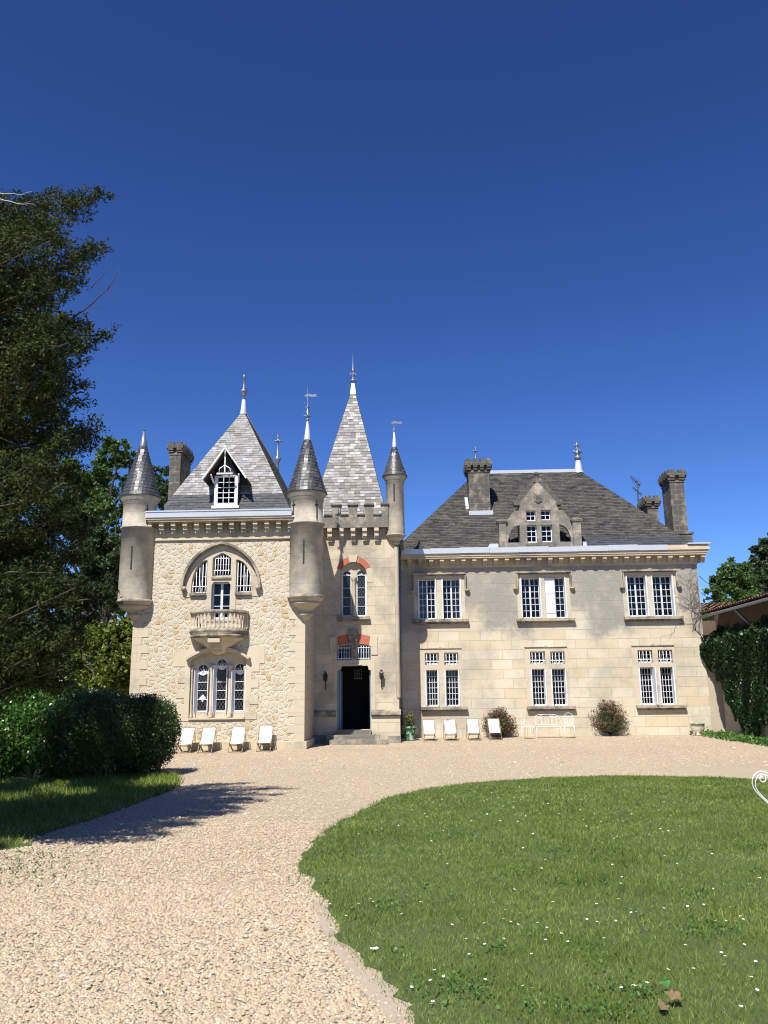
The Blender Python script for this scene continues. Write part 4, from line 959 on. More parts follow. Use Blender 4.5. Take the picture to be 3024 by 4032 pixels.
# ---------------------------------------------------------------- long wing
WX0, WX1 = TX1-.1, 11.12
zw = lambda c, x, y: AZ(*c(x, y), YM)
wz_g0 = zm(zw(c5, 800, 1003), zw(c6, 400, 985)); wz_g1 = zm(zw(c5, 800, 962), zw(c6, 400, 940))
wz_c1 = zm(zw(c5, 800, 1040), zw(c6, 400, 1022)); wz_c0 = zm(zw(c5, 800, 1100), zw(c6, 400, 1082))
def rcw(c, x0, y0, x1, y1): return rc(c, x0, y0, x1, y1, YM)
UP = [  # upper windows: crop, openings, hood, sill
 (c7, [(197, 166, 350, 497), (393, 164, 553, 495)], (160, 120, 590, 265), (150, 508, 612, 530)),
 (c7, [(1037, 155, 1206, 487), (1238, 152, 1412, 487)], (1000, 105, 1445, 245), (1003, 492, 1478, 518)),
 (c8, [(505, 138, 678, 473), (712, 136, 893, 472)], (468, 92, 915, 235), (482, 488, 962, 510))]
LO = [
 (c7, [(255, 768, 370, 866), (412, 766, 529, 866), (258, 908, 372, 1208), (417, 906, 542, 1208)], (212, 730, 560, 1220), (222, 1218, 602, 1240)),
 (c7, [(1115, 757, 1237, 860), (1281, 757, 1397, 860), (1123, 899, 1250, 1203), (1287, 897, 1417, 1203)], (1078, 720, 1430, 1212), (1087, 1208, 1482, 1235)),
 (c8, [(596, 745, 717, 852), (761, 743, 880, 852), (610, 886, 736, 1195), (775, 884, 903, 1195)], (560, 710, 912, 1205), (583, 1202, 987, 1228))]
holes = []; surr = MB(); sills = MB(); hoods = MB()
wins = []
for (c, ops, hd, sl2) in UP+LO:
    H = rcw(c, hd[0], hd[1], hd[2], ops[-1][3]+6); up_ = len(ops) == 2
    OP = [rcw(c, *o_) for o_ in ops]
    # tidy: shared heads and sills
    zA = max(o_[3] for o_ in OP[:2]); 
    ztop = zA+(.12 if up_ else .15)
    xa, xb = (OP[0][0]-.14, OP[1][1]+.14) if up_ else (H[0], H[1])
    zbot = min(o_[2] for o_ in OP)-.0
    holes.append(rect(xa+.02, xb-.02, zbot+.02, ztop-.02))
    surr.mark(); sills.mark(); hoods.mark()
    surr.plate(rect(xa, xb, zbot-.0, ztop), [rect(*o_) for o_ in OP] if not up_ and False else [rect(o_[0], o_[1], o_[2]+.002, o_[3]) for o_ in OP], YM-.012, YM+.28)
    S = rcw(c, *sl2); sills.box(S[0], S[1], YM-.17, YM+.10, zbot-.10, zbot); sills.box(S[0]+.05, S[1]-.05, YM-.10, YM, zbot-.17, zbot-.10)
    if up_:
        HX0, HX1, HZ0, HZ1 = rcw(c, *hd); pr = YM-.15; t = .055; xm = (HX0+HX1)/2
        hoods.box(HX0, HX1, pr, YM, HZ1-t, HZ1); hoods.box(HX0, HX0+t, pr+.03, YM, HZ0, HZ1-t); hoods.box(HX1-t, HX1, pr+.03, YM, HZ0, HZ1-t)
        hoods.hexa([(xm-.12, pr+.005, HZ1), (xm+.12, pr+.005, HZ1), (xm+.12, YM, HZ1), (xm-.12, YM, HZ1), (xm-.01, pr+.005, HZ1+.06), (xm+.01, pr+.005, HZ1+.06), (xm+.01, YM, HZ1+.06), (xm-.01, YM, HZ1+.06)])
        for x in (HX0-.04, HX1+.04): hoods.lathe([(0, HZ0-.09), (.05, HZ0-.07), (.075, HZ0-.02), (.10, HZ0+.0), (.085, HZ0+.03), (0, HZ0+.05)], x, YM-.06, 10)
        hoods.box(HX0+t, HX1-t, YM-.05, YM, HZ1-t-.03, HZ1-t)
    else:
        xm = (xa+xb)/2; hoods.box(xa, xb, YM-.045, YM, ztop, ztop+.018)
        hoods.hexa([(xm-.09, YM-.04, ztop+.018), (xm+.09, YM-.04, ztop+.018), (xm+.09, YM, ztop+.018), (xm-.09, YM, ztop+.018), (xm-.008, YM-.04, ztop+.07), (xm+.008, YM-.04, ztop+.07), (xm+.008, YM, ztop+.07), (xm-.008, YM, ztop+.07)])
    wins.append((up_, OP))
m = MB(); m.plate(rect(WX0, WX1, ZB, wz_g0), holes, YM, YM+.4); m.box(WX1-.4, WX1, YM+.4, 42, ZB, wz_g0); m.box(WX0, WX0+.3, YM+.4, 42, ZB, wz_g0); m.box(WX0+.3, WX1-.4, 41.6, 42, ZB, wz_g0)
part(m, 'wing_wall', 'wing')
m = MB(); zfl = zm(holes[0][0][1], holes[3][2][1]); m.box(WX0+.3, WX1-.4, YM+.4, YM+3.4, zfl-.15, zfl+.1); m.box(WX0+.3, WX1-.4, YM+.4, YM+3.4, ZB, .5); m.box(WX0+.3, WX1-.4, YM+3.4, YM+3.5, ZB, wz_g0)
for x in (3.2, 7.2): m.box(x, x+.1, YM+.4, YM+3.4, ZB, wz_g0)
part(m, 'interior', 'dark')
part(surr, 'window_surround', 'clean'); part(sills, 'window_sill', 'trim'); part(hoods, 'hood_mould', 'trim')
YW = YM+.20
for wi, (up_, OP) in enumerate(wins):
    for oi, (x0, x1, z0, z1) in enumerate(OP):
        z0 += .002
        if up_:
            closed = (wi == 1 and oi == 1)
            o = leafwin(x0+.03, x1-.03, z0, z1, YW, 2, 6, .038, .017, True)
            for xs_, s_ in ((x0, 1), (x1, -1)):
                sh = MB(); xi = xs_+s_*.055; sh.hexa([(min(xs_, xi)+.004, YM-.045, z0+.01), (max(xs_, xi)-.004, YM-.045, z0+.01), (max(xs_, xi)-.02, YW-.005, z0+.01), (min(xs_, xi)+.0, YW-.005, z0+.01), (min(xs_, xi)+.004, YM-.045, z1-.01), (max(xs_, xi)-.004, YM-.045, z1-.01), (max(xs_, xi)-.02, YW-.005, z1-.01), (min(xs_, xi), YW-.005, z1-.01)])
                if closed and s_ == 1: sh = MB(); sh.box(x0+.01, (x0+x1)/2-.015, YM+.05, YM+.085, z0+.01, z1-.01); [sh.box(x0+.03, (x0+x1)/2-.03, YM+.035, YM+.05, z0+.2+k*.75, z0+.26+k*.75) for k in range(2)]
                shutter = sh.build('shutter', M['shutter'], o)
                if closed and s_ == 1: shutter['label'] = 'closed peeling pale shutter'
            if wi == 0 or (wi == 1 and oi == 1):
                cu = MB(); xm = (x0+x1)/2
                ca, cb = {(0, 0): (x0+.04, xm-.02), (0, 1): (xm+.02, x1-.04), (1, 1): (x1-.22, x1-.05)}[(wi, oi)]
                n = 26
                for i in range(n):
                    xa, xb = ca+(cb-ca)*i/n, ca+(cb-ca)*(i+1)/n; ya, yb = YW+.10+.02*math.sin(i*1.3), YW+.10+.02*math.sin((i+1)*1.3)
                    zt3 = z1-.05; cu.face([(xa, ya, z0+.03), (xb, yb, z0+.03), (xb, yb, zt3), (xa, ya, zt3)], None, True)
                cu.build('curtain', M['curtain'], o)
        elif oi < 2:
            o = leafwin(x0, x1, z0, z1, YW, 3, 3, .035, .018, False)
            bars(x0+.01, x1-.01, z0+.01, z1-.01, YM+.03, 4, (.28,), 'whiteiron', .011, .045).build('window_bars', M['whiteiron'], o)
        else:
            o = leafwin(x0+.045, x1-.03, z0, z1, YW, 4, 6, .036, .017, False)
            wl = .20 if (wi == 5 and oi == 2) else .065
            for xs_, s_, w_ in ((x0, 1, .06), (x1, -1, .06)):
                sh = MB()
                if wi == 5 and oi == 2 and s_ == -1: sh.hexa([(x1-.02, YM-.22, z0+.01), (x1+.02, YM-.22, z0+.01), (x1+.0, YW, z0+.01), (x1-.03, YW, z0+.01), (x1-.02, YM-.22, z1-.01), (x1+.02, YM-.22, z1-.01), (x1, YW, z1-.01), (x1-.03, YW, z1-.01)])
                else:
                    xi = xs_+s_*w_; a, b = min(xs_, xi), max(xs_, xi)
                    sh.hexa([(a+.002, YM-.04, z0+.01), (b-.01, YM-.04, z0+.01), (b-.02, YW-.004, z0+.01), (a+.002, YW-.004, z0+.01), (a+.002, YM-.04, z1-.01), (b-.01, YM-.04, z1-.01), (b-.02, YW-.004, z1-.01), (a+.002, YW-.004, z1-.01)])
                sh.build('shutter', M['shutter'], o)
# cornice of the wing
m = MB(); m.box(WX0+.2, WX1+.03, YM-.03, YM+.2, wz_c0-.04, wz_g0); m.box(WX1-.2, WX1+.03, YM+.2, 42, wz_c0-.04, wz_g0)
m.box(WX0+.2, WX1+.30, YM-.34, YM+.2, wz_c1, wz_c1+.07); m.box(WX0+.2, WX1+.34, YM-.37, YM+.2, wz_c1+.07, wz_g0); m.box(WX1-.2, WX1+.30, YM+.2, 42, wz_c1, wz_g0)
part(m, 'cornice', 'ashlar'); m = MB()
x_a, x_b = AX(*c5(130, 1080), YM-.1), AX(*c6(1120, 1040), YM-.1); nn = 27
for i in range(nn+1):
    m.mark(); x = x_a+(x_b-x_a)*i/nn; m.box(x-.08, x+.08, YM-.30, YM-.03, wz_c1-.10, wz_c1-.001); m.box(x-.075, x+.075, YM-.20, YM-.03, wz_c1-.20, wz_c1-.10); m.box(x-.08, x+.08, YM-.13, YM-.03, wz_c1-.28, wz_c1-.20)
for i in range(5): m.mark(); m.box(WX1+.03, WX1+.28, YM+.3+i*.5, YM+.46+i*.5, wz_c1-.22, wz_c1)
part(m, 'corbel', 'ashlar'); m = MB(); xg = AX(*c6(838, 960), YM-.35)
m.box(xg, WX1+.42, YM-.42, YM+.2, wz_g0, wz_g0+.09); m.box(xg, WX1+.38, YM-.39, YM+.2, wz_g0+.09, wz_g1-.02)
part(m, 'cornice_top', 'ashlar')
m = MB(); nseg = 9; xs0 = WX0+.25
for i in range(nseg):
    xa = xs0+(xg-xs0)*i/nseg; xb = xs0+(xg-xs0)*(i+1)/nseg; dz_ = .008*((i*37) % 5-2)
    m.box(xa, xb-.004, YM-.42-.004*(i % 2), YM+.1, wz_g0+dz_*.3, wz_g1+dz_)
m.mark(); xl6 = AX(*c6(1003, 935), YM-.4); m.box(xl6, WX1+.45, YM-.45, YM+.2, wz_g1, wz_g1+.05)
part(m, 'gutter', 'zinc')
# plinth line and roof
RZ0 = wz_g1-.05; RY0 = YM-.02; RY1 = 36.9
rX0, rX1 = AX(1877, 1860, RY1), AX(2278, 1850, RY1); RZ1 = zm(AZ(1928, 1860, RY1), AZ(2264, 1850, RY1))
bX0, bX1 = AX(*c5(60, 950), YM)-.35, WX1+.1; RY2 = 41.9
m = MB(); a, b, c_, d_ = (bX0, RY0, RZ0), (bX1, RY0, RZ0), (bX1, RY2, RZ0), (bX0, RY2, RZ0); e, f_ = (rX0, RY1, RZ1), (rX1, RY1, RZ1)
m.slates(a, b, f_, e, .13, .26, 8); m.slates(b, c_, f_, f_, .13, .26, 9); m.slates(d_, a, e, e, .13, .26, 10); m.quad(a, b, f_, e); m.quad(b, c_, f_, f_); m.quad(c_, d_, e, f_); m.quad(d_, a, e, e); part(m, 'wing_roof', 'slate_wing')
def rwY(z): return RY0+(z-RZ0)*(RY1-RY0)/(RZ1-RZ0)
def rwP(t, z, off=.026):
    k = (z-RZ0)/(RZ1-RZ0); xa = bX0+(rX0-bX0)*k; xb = bX1+(rX1-bX1)*k; return (xa+(xb-xa)*t, rwY(z)-off, z)
zz = RZ0+.55; xd = AX(*c5(1545, 900), YM)
def tw(x, z): k = (z-RZ0)/(RZ1-RZ0); xa = bX0+(rX0-bX0)*k; xb = bX1+(rX1-bX1)*k; return (x-xa)/(xb-xa)
m = MB(); m.slates(rwP(tw(xd, RZ0), RZ0), rwP(1, RZ0), rwP(1, zz), rwP(tw(xd, zz), zz), .13, .26, 11); part(m, 'eave_slates', 'slate_eave')
m = MB(); m.tube([(rX0, RY1, RZ1), (rX1, RY1, RZ1)], .06, 6); m.box(rX0, rX1, RY1-.14, RY1+.02, RZ1-.14, RZ1+.03); part(m, 'roof_hip', 'zinc')
m = MB(); m.lathe([(.24, RZ1-.15), (.18, RZ1), (.11, RZ1+.45), (0, RZ1+.45)], rX1, RY1, 12); part(m, 'lead_cap', 'zinc')
part(finial(rX1, RY1, RZ1+.44, AZ(*c5(1483, 85), RY1), 'two', .065), 'finial', 'finial')
part(finial(AX(*c5(668, 160), RY1), RY1, RZ1, AZ(*c5(664, 112), RY1), 'cross', .05), 'finial', 'finial')

def chimney(x0, x1, y0, y1, z0, z1, nx, ny, sc=1.0):
    m = MB(); ck = .30*sc; o_ = .13*sc; zc_ = z1-ck*1.9
    m.box(x0, x1, y0, y1, z0, z1-ck*.8)
    m.box(x0-.03, x1+.03, y0-.03, y1+.03, zc_-.02, zc_+.03)
    m.box(x0-o_, x1+o_, y0-o_, y1+o_, z1-ck*.95, z1-ck*.42)
    def row(n, a, b, fn):
        for i in range(n):
            c0 = a+(b-a)*(i+.5)/n; fn(c0, (b-a)/n)
    for side in (0, 1):
        yy = (y0-o_, y0) if side == 0 else (y1, y1+o_)
        row(nx, x0-o_, x1+o_, lambda c0, w_: (m.box(c0-w_*.30, c0+w_*.30, yy[0], yy[1], z1-ck*1.25, z1-ck*.95), m.box(c0-w_*.30, c0+w_*.30, yy[0]+(.04 if side == 0 else 0), yy[1]-(.04 if side else 0), z1-ck*1.6, z1-ck*1.25)))
        xx = (x0-o_, x0) if side == 0 else (x1, x1+o_)
        row(ny, y0-o_, y1+o_, lambda c0, w_: (m.box(xx[0], xx[1], c0-w_*.30, c0+w_*.30, z1-ck*1.25, z1-ck*.95), m.box(xx[0]+(.04 if side == 0 else 0), xx[1]-(.04 if side else 0), c0-w_*.30, c0+w_*.30, z1-ck*1.6, z1-ck*1.25)))
        ym_ = (y0-o_, y0-o_+.16*sc) if side == 0 else (y1+o_-.16*sc, y1+o_)
        row(nx, x0-o_, x1+o_, lambda c0, w_: m.box(c0-w_*.32, c0+w_*.32, ym_[0], ym_[1], z1-ck*.42, z1))
        xm_ = (x0-o_, x0-o_+.16*sc) if side == 0 else (x1+o_-.16*sc, x1+o_)
        row(ny, y0-o_+.18, y1+o_-.18, lambda c0, w_: m.box(xm_[0], xm_[1], c0-w_*.32, c0+w_*.32, z1-ck*.42, z1))
    return part(m, 'chimney', 'chim')
# front chimney of the wing
zcb = AZ(*c5(700, 668), 33.5)
for _ in range(6): zcb = AZ(*c5(700, 668), rwY(zcb))
cy0 = rwY(zcb)-.02
cx0, cx1 = AX(*c5(617, 520), cy0), AX(*c5(786, 520), cy0)
ch = chimney(cx0, cx1, cy0, cy0+1.0, zcb-.3, AZ(*c5(695, 218), cy0-.1), 4, 4)
m = MB(); m.box(cx0-.04, cx1+.10, cy0-.10, cy0-.0, zcb-.08, zcb+.10)
for xx, s_ in ((cx0, -1), (cx1, 1)):
    x_o = xx+s_*.16; hgt = .95 if s_ < 0 else .8; ya, yb = rwY(zcb)-.07, rwY(zcb+hgt)-.07
    m.hexa([(min(xx, x_o), ya, zcb-.08), (max(xx, x_o), ya, zcb-.08), (max(xx, x_o), ya+.12, zcb-.08), (min(xx, x_o), ya+.12, zcb-.08), (min(xx, x_o)+(.04 if s_ < 0 else 0), yb, zcb+hgt), (max(xx, x_o)-(.10 if s_ > 0 else 0), yb, zcb+hgt), (max(xx, x_o)-(.10 if s_ > 0 else 0), yb+.12, zcb+hgt), (min(xx, x_o), yb+.12, zcb+hgt)])
m.build('flashing', M['zinc'], ch)
# right-hand chimneys
cy = 34.0; chimney(AX(*c6(876, 640), cy), AX(*c6(992, 640), cy), cy, cy+1.1, RZ0-.1, AZ(*c6(910, 312), cy), 2, 4, .9)
m = MB(); m.box(AX(*c6(926, 860), cy)-.05, AX(*c6(1045, 860), cy)-.02, cy-.02, cy+1.3, RZ0-.1, AZ(*c6(990, 835), cy)); m.box(AX(*c6(926, 860), cy)-.08, AX(*c6(1050, 860), cy)+.02, cy-.06, cy+1.35, AZ(*c6(990, 835), cy), AZ(*c6(990, 822), cy)); part(m, 'chimney_base', 'chim')
cy = 38.5; chimney(AX(*c6(672, 600), cy), AX(*c6(760, 600), cy), cy, cy+1.1, RZ0+.3, AZ(*c6(700, 525), cy), 2, 4, 1.0)
cy = 31.3; chimney(AX(*c1(493, 800), cy), AX(*c1(572, 800), cy), cy, cy+1.5, LZT-.5, AZ(*c1(530, 632), cy), 2, 6, .85)

# stone dormer of the wing
d5 = lambda x, y: at(*c5(x, y), YM-.05); YD = YM-.06
ops = [rc(c5, *q, YD) for q in ((1082, 643, 1160, 728), (1202, 638, 1282, 722), (1088, 762, 1170, 905), (1208, 760, 1296, 900))]
gx0, gx1 = d5(1026, 700)[0], d5(1348, 700)[0]; zgb = wz_g1-.02; zgs = d5(1180, 590)[1]; zga = d5(1168, 402)[1]; gxm = (gx0+gx1)/2
m = MB(); m.plate([(gx0, zgb), (gx1, zgb), (gx1, zgs), (gxm, zga), (gx0, zgs)], [rect(*o_) for o_ in ops], YD, YD+.25)
# side walls back to the slates
for x in (gx0, gx1-.2): m.hexa([(x, YD+.25, zgb), (x+.2, YD+.25, zgb), (x+.2, rwY(zgb)+.2, zgb), (x, rwY(zgb)+.2, zgb), (x, YD+.25, zgs), (x+.2, YD+.25, zgs), (x+.2, rwY(zgs)+.1, zgs), (x, rwY(zgs)+.1, zgs)])
# flying half arches and outer piers
zfa, zfb = d5(1030, 640)[1], d5(930, 785)[1]
for s_ in (-1, 1):
    xi = gx0 if s_ < 0 else gx1; xo = d5(915, 800)[0] if s_ < 0 else d5(1462, 800)[0]
    wv = abs(xo-xi); zb5 = d5(1000, 905)[1]; hz = d5(1000, 762)[1]-zb5
    inner = [(xi+s_*wv*(.0+.86*math.cos(t)), zb5+hz*math.sin(t)) for t in [PI/2*i/8 for i in range(9)]]
    poly = [(xi, zfa), (xi, zb5+hz)] + inner[::-1][1:] + [(xi, zb5), (xi, zgb), (xo, zgb), (xo, zfb)]
    poly = [(xi, zfa), (xo, zfb), (xo, zb5)] + inner + []
    poly = [(xi, zfa), (xo, zfb), (xo, zb5)] + [(p[0], p[1]) for p in inner]
    m.plate(poly, [], YD+.03, YD+.20); m.box(xi, xo, YD+.01, YD+.22, zgb, zb5)
    m.bar((xi, YD+.10, zfa+.02), (xo, YD+.10, zfb+.03), .24, .06)
    px0, px1 = (d5(860, 800)[0], d5(918, 800)[0]) if s_ < 0 else (d5(1464, 800)[0], d5(1530, 800)[0])
    zp = d5(880, 742)[1]; m.box(px0, px1, YD-.01, YD+.32, zgb, zp); m.box(px0-.05, px1+.04, YD-.05, YD+.36, zp, zp+.05); m.box(px0-.08, px1+.06, YD-.07, YD+.38, zp+.05, zp+.11); m.box(px0+.04, px1-.04, YD+.05, YD+.28, zp+.11, zp+.17)
sdr = part(m, 'stone_dormer', 'lichen')
m = MB()
for s_ in (-1, 1):
    ex_ = gx0-.10 if s_ < 0 else gx1+.06
    m.bar((ex_+s_*-.0, YD+.1, zgs-.02), (gxm, YD+.1, zga+.05), .34, .09); m.box(ex_-.07 if s_ < 0 else ex_-.12, ex_+.12 if s_ < 0 else ex_+.07, YD-.06, YD+.3, zgs-.05, zgs+.05)
ptop = d5(1160, 325)[1]
m.lathe([(.12, zga-.05), (.09, zga+.10), (.07, ptop-.12), (.10, ptop-.10), (.11, ptop-.05), (.06, ptop-.03), (.07, ptop), (0, ptop)], gxm, YD+.1, 10)
m.build('gable_coping', M['chim'], sdr)
m = MB(); sx_, sz = d5(1178, 545); m.plate([(sx_-.15, sz+.13), (sx_-.15, sz-.10), (sx_, sz-.21), (sx_+.15, sz-.10), (sx_+.15, sz+.13)], [], YD-.03, YD+.02); m.build('carved_shield', M['chim'], sdr)
m = MB(); m.box(d5(1080, 920)[0], d5(1325, 920)[0], YD-.10, YD+.01, d5(1200, 940)[1], d5(1200, 915)[1]); m.build('dormer_sill', M['chim'], sdr)
m = MB()
for s_ in (-1, 1):
    e_ = gx0 if s_ < 0 else gx1; rY = rwY(zga)+.1
    if s_ < 0: m.quad((e_, rwY(zgs)+.05, zgs), (e_, YD+.2, zgs), (gxm, YD+.2, zga), (gxm, rY, zga))
    else: m.quad((e_, YD+.2, zgs), (e_, rwY(zgs)+.05, zgs), (gxm, rY, zga), (gxm, YD+.2, zga))
m.build('dormer_roof', M['slate_wing'], sdr)
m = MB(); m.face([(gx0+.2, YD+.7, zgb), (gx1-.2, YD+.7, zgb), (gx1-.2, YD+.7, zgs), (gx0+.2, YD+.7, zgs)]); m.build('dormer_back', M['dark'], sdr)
for i, o_ in enumerate(ops): leafwin(o_[0], o_[1], o_[2], o_[3], YD+.12, 2, 2 if i < 2 else 3, .035, .022, False)
m = MB(); m.plate([(d5(760, 940)[0], wz_g1), (d5(855, 940)[0], wz_g1), (d5(855, 940)[0], d5(855, 915)[1]), (d5(785, 915)[0], d5(785, 915)[1])], [], YM-.08, YM-.04)
m.mark(); m.box(d5(1545, 920)[0], d5(1575, 920)[0], YM-.08, YM-.04, wz_g1, d5(1560, 900)[1]); part(m, 'flashing', 'zinc')

# ================================================================== GROUND
def smooth_closed(P, n=6):
    out = []; L = len(P)
    for i in range(L):
        p0, p1, p2, p3_ = (np.array(P[(i+k-1) % L], float) for k in range(4))
        for j in range(n):
            t = j/n; out.append(tuple(.5*((2*p1)+(-p0+p2)*t+(2*p0-5*p1+4*p2-p3_)*t*t+(-p0+3*p1-3*p2+p3_)*t**3)))
    return out
def inside(poly, X, Y):
    P = np.array(poly); c = np.zeros(len(X), bool); n = len(P); j = n-1
    for i in range(n):
        xi, yi = P[i]; xj, yj = P[j]
        k = ((yi > Y) != (yj > Y)) & (X < (xj-xi)*(Y-yi)/(yj-yi+1e-12)+xi); c ^= k; j = i
    return c
gzv = np.vectorize(gz)
xsg = [-300, -60, -30, -15, 0, 15, 30, 60, 300]; ysg = [-80, 0, 10, 20] + [23.5+.5*i for i in range(20)] + [40, 60, 120, 600]
v = [(x, y, gz(x, y)-.004) for y in ysg for x in xsg]; nx = len(xsg)
f = [(j*nx+i, j*nx+i+1, (j+1)*nx+i+1, (j+1)*nx+i) for j in range(len(ysg)-1) for i in range(nx-1)]
me = mesh_np('gravel_drive', v, f); me.materials.append(M['gravel']); go = bpy.data.objects.new('gravel_drive', me); C.objects.link(go); tag(go, kind='structure')

def flat(name, poly, mat, dz, kind='structure'):
    tris = tessellate_polygon([[Vector((p[0], p[1], 0)) for p in poly]])
    v = [(p[0], p[1], gz(*p)+dz) for p in poly]; n = len(v)
    f = []
    for t in tris:
        a, b, c = (poly[i] for i in t); cr = (b[0]-a[0])*(c[1]-a[1])-(b[1]-a[1])*(c[0]-a[0]); f.append(t if cr > 0 else t[::-1])
    v += [(p[0], p[1], gz(*p)-.02) for p in poly]
    me = bpy.data.meshes.new(name); area = sum(poly[i][0]*poly[(i+1) % n][1]-poly[(i+1) % n][0]*poly[i][1] for i in range(n))
    side = [(i, i+n, (i+1) % n+n, (i+1) % n) for i in range(n)] if area > 0 else [(i, (i+1) % n, (i+1) % n+n, i+n) for i in range(n)]
    me.from_pydata(v, [], f+side); me.materials.append(M[mat]); me.update()
    o = bpy.data.objects.new(name, me); C.objects.link(o); return tag(o, kind=kind)
Lp = [(1664,4032),(1563,3898),(1404,3768),(1317,3645),(1237,3479),(1195,3400),(1252,3305),(1368,3225),(1505,3153),(1679,3110),(1896,3081),(2300,3058),(2700,3060),(3024,3071)]
lawn = [tuple(gnd(*p)[:2]) for p in Lp]
lawn = [(.5, 2.8), (.12, 3.9)] + lawn + [(9.5, 15.2), (11.5, 12), (12, 7), (9, 3), (4, 2.2)]
lawn = smooth_closed(lawn, 6)
lawn = [(p[0]+rnd.uniform(-.06, .06), p[1]+rnd.uniform(-.07, .07)) for p in lawn]
flat('lawn', lawn, 'lawnbase', .012)
Gp = [(0,3350),(70,3320),(152,3296),(250,3262),(376,3223),(506,3176),(600,3140),(651,3122),(705,3092),(690,3062),(600,3042),(300,3034),(0,3034)]
lg = [tuple(gnd(*p)[:2]) for p in Gp] + [(-26, 20.5), (-26, 6), (-8, 7)]
lg = smooth_closed(lg, 4); flat('left_grass', lg, 'lawnbase', .010)
Rp = [(2724,2888),(2790,2893),(2860,2908),(2940,2925),(3024,2942)]
rg = [tuple(gnd(*p)[:2]) for p in Rp] + [(11.6, 21), (11.64, 31.8)]
rg = [tuple(p) for p in rg]; flat('verge_grass', rg, 'lawnbase', .010)
# worn dirt edge along the lawn
dirt = [tuple(gnd(*p)[:2]) for p in [(1700,4032),(1560,3880),(1400,3750),(1310,3620),(1285,3540),(1230,3560),(1280,3680),(1350,3800),(1420,3900),(1480,3960),(1540,4032)]]
flat('dirt_path', smooth_closed(dirt, 4), 'dirt', .006)

def tri_cloud(P, size, aspect, up=.0, rng=rng, pts=4, droop=0):
    """rhombic leaves at points P (n,3)"""
    n = len(P); d = rng.normal(size=(n, 3)); d[:, 2] -= droop; d /= np.linalg.norm(d, axis=1)[:, None]
    nn = rng.normal(size=(n, 3)); nn[:, 2] += up*2
    s = np.cross(d, nn); s /= np.linalg.norm(s, axis=1)[:, None]+1e-9
    sz = size*rng.uniform(.6, 1.35, n)[:, None]; a = d*sz*.5; b = s*sz*.5*aspect
    if pts == 4: V = np.stack([P-a, P+b-a*.15, P+a, P-b-a*.15], 1).reshape(-1, 3); F = np.arange(n*4).reshape(n, 4)
    else: V = np.stack([P-a+b, P-a-b, P+a], 1).reshape(-1, 3); F = np.arange(n*3).reshape(n, 3)
    return V, F
def npobj(name, V, F, mat, parent=None, loc=(0, 0, 0), smooth=False):
    off = np.array(rootloc(parent)) if parent is not None else np.array(loc)
    me = mesh_np(name, np.asarray(V)-off, F); me.materials.append(M[mat])
    if smooth: me.polygons.foreach_set('use_smooth', np.ones(len(F), bool))
    o = bpy.data.objects.new(name, me); C.objects.link(o)
    if parent is not None: o.parent = parent
    else: o.location = tuple(off)
    return o
def blades(poly, bands, seed, mask=None):
    r = np.random.default_rng(seed); P = np.array(poly); V = []
    for (ya, yb, den, w, h) in bands:
        x0, x1 = P[:, 0].min(), P[:, 0].max(); x0 = max(x0, -.75*yb-1); x1 = min(x1, .48*yb+4.2)
        y0, y1 = max(ya, P[:, 1].min()), min(yb, P[:, 1].max())
        if y1 <= y0: continue
        n = int((x1-x0)*(y1-y0)*den); X = r.uniform(x0, x1, n); Y = r.uniform(y0, y1, n)
        jx, jy = X+r.normal(0, .05, n), Y+r.normal(0, .06, n)
        k = inside(poly, jx, jy) & (X < .48*Y+4.2) & ((X < .48*Y+.8) | (r.random(n) < .6)) & (X > -.75*Y-1)
        if mask is not None: k &= mask(X, Y, r)
        X, Y = X[k], Y[k]; n = len(X); Z = gzv(X, Y) if yb > 23 else np.zeros(n)
        clump = .75+.5*np.sin(X*3.1+np.sin(Y*2.3)*1.7)*np.sin(Y*2.7+X*.9)
        a = r.uniform(0, 2*PI, n); ww = w*r.uniform(.6, 1.4, n); hh = h*r.uniform(.45, 1.3, n)*(.75+.35*clump); l = hh*r.uniform(.2, 1.1, n); b = r.uniform(0, 2*PI, n)
        bx_, by_ = np.cos(a)*ww/2, np.sin(a)*ww/2
        A = np.stack([X-bx_, Y-by_, Z+.004], 1); B = np.stack([X+bx_, Y+by_, Z+.004], 1); T = np.stack([X+np.cos(b)*l, Y+np.sin(b)*l, Z+hh], 1)
        V.append(np.stack([A, B, T], 1).reshape(-1, 3))
    V = np.concatenate(V); return V, np.arange(len(V)).reshape(-1, 3)
V, F = blades(lawn, [(2.8, 6.2, 10500, .0046, .034), (6.2, 9, 5600, .007, .036), (9, 13, 2900, .010, .038), (13, 19, 1500, .015, .040)], 3)
tag(npobj('lawn_grass', V, F, 'grassm'), 'short mown green grass of the round lawn', 'grass', kind='stuff')
V, F = blades(lg, [(6, 14, 900, .014, .08), (14, 22, 800, .018, .11)], 4)
tag(npobj('shaded_grass', V, F, 'grassm'), 'rough grass shaded under the trees left of the drive', 'grass', kind='stuff')
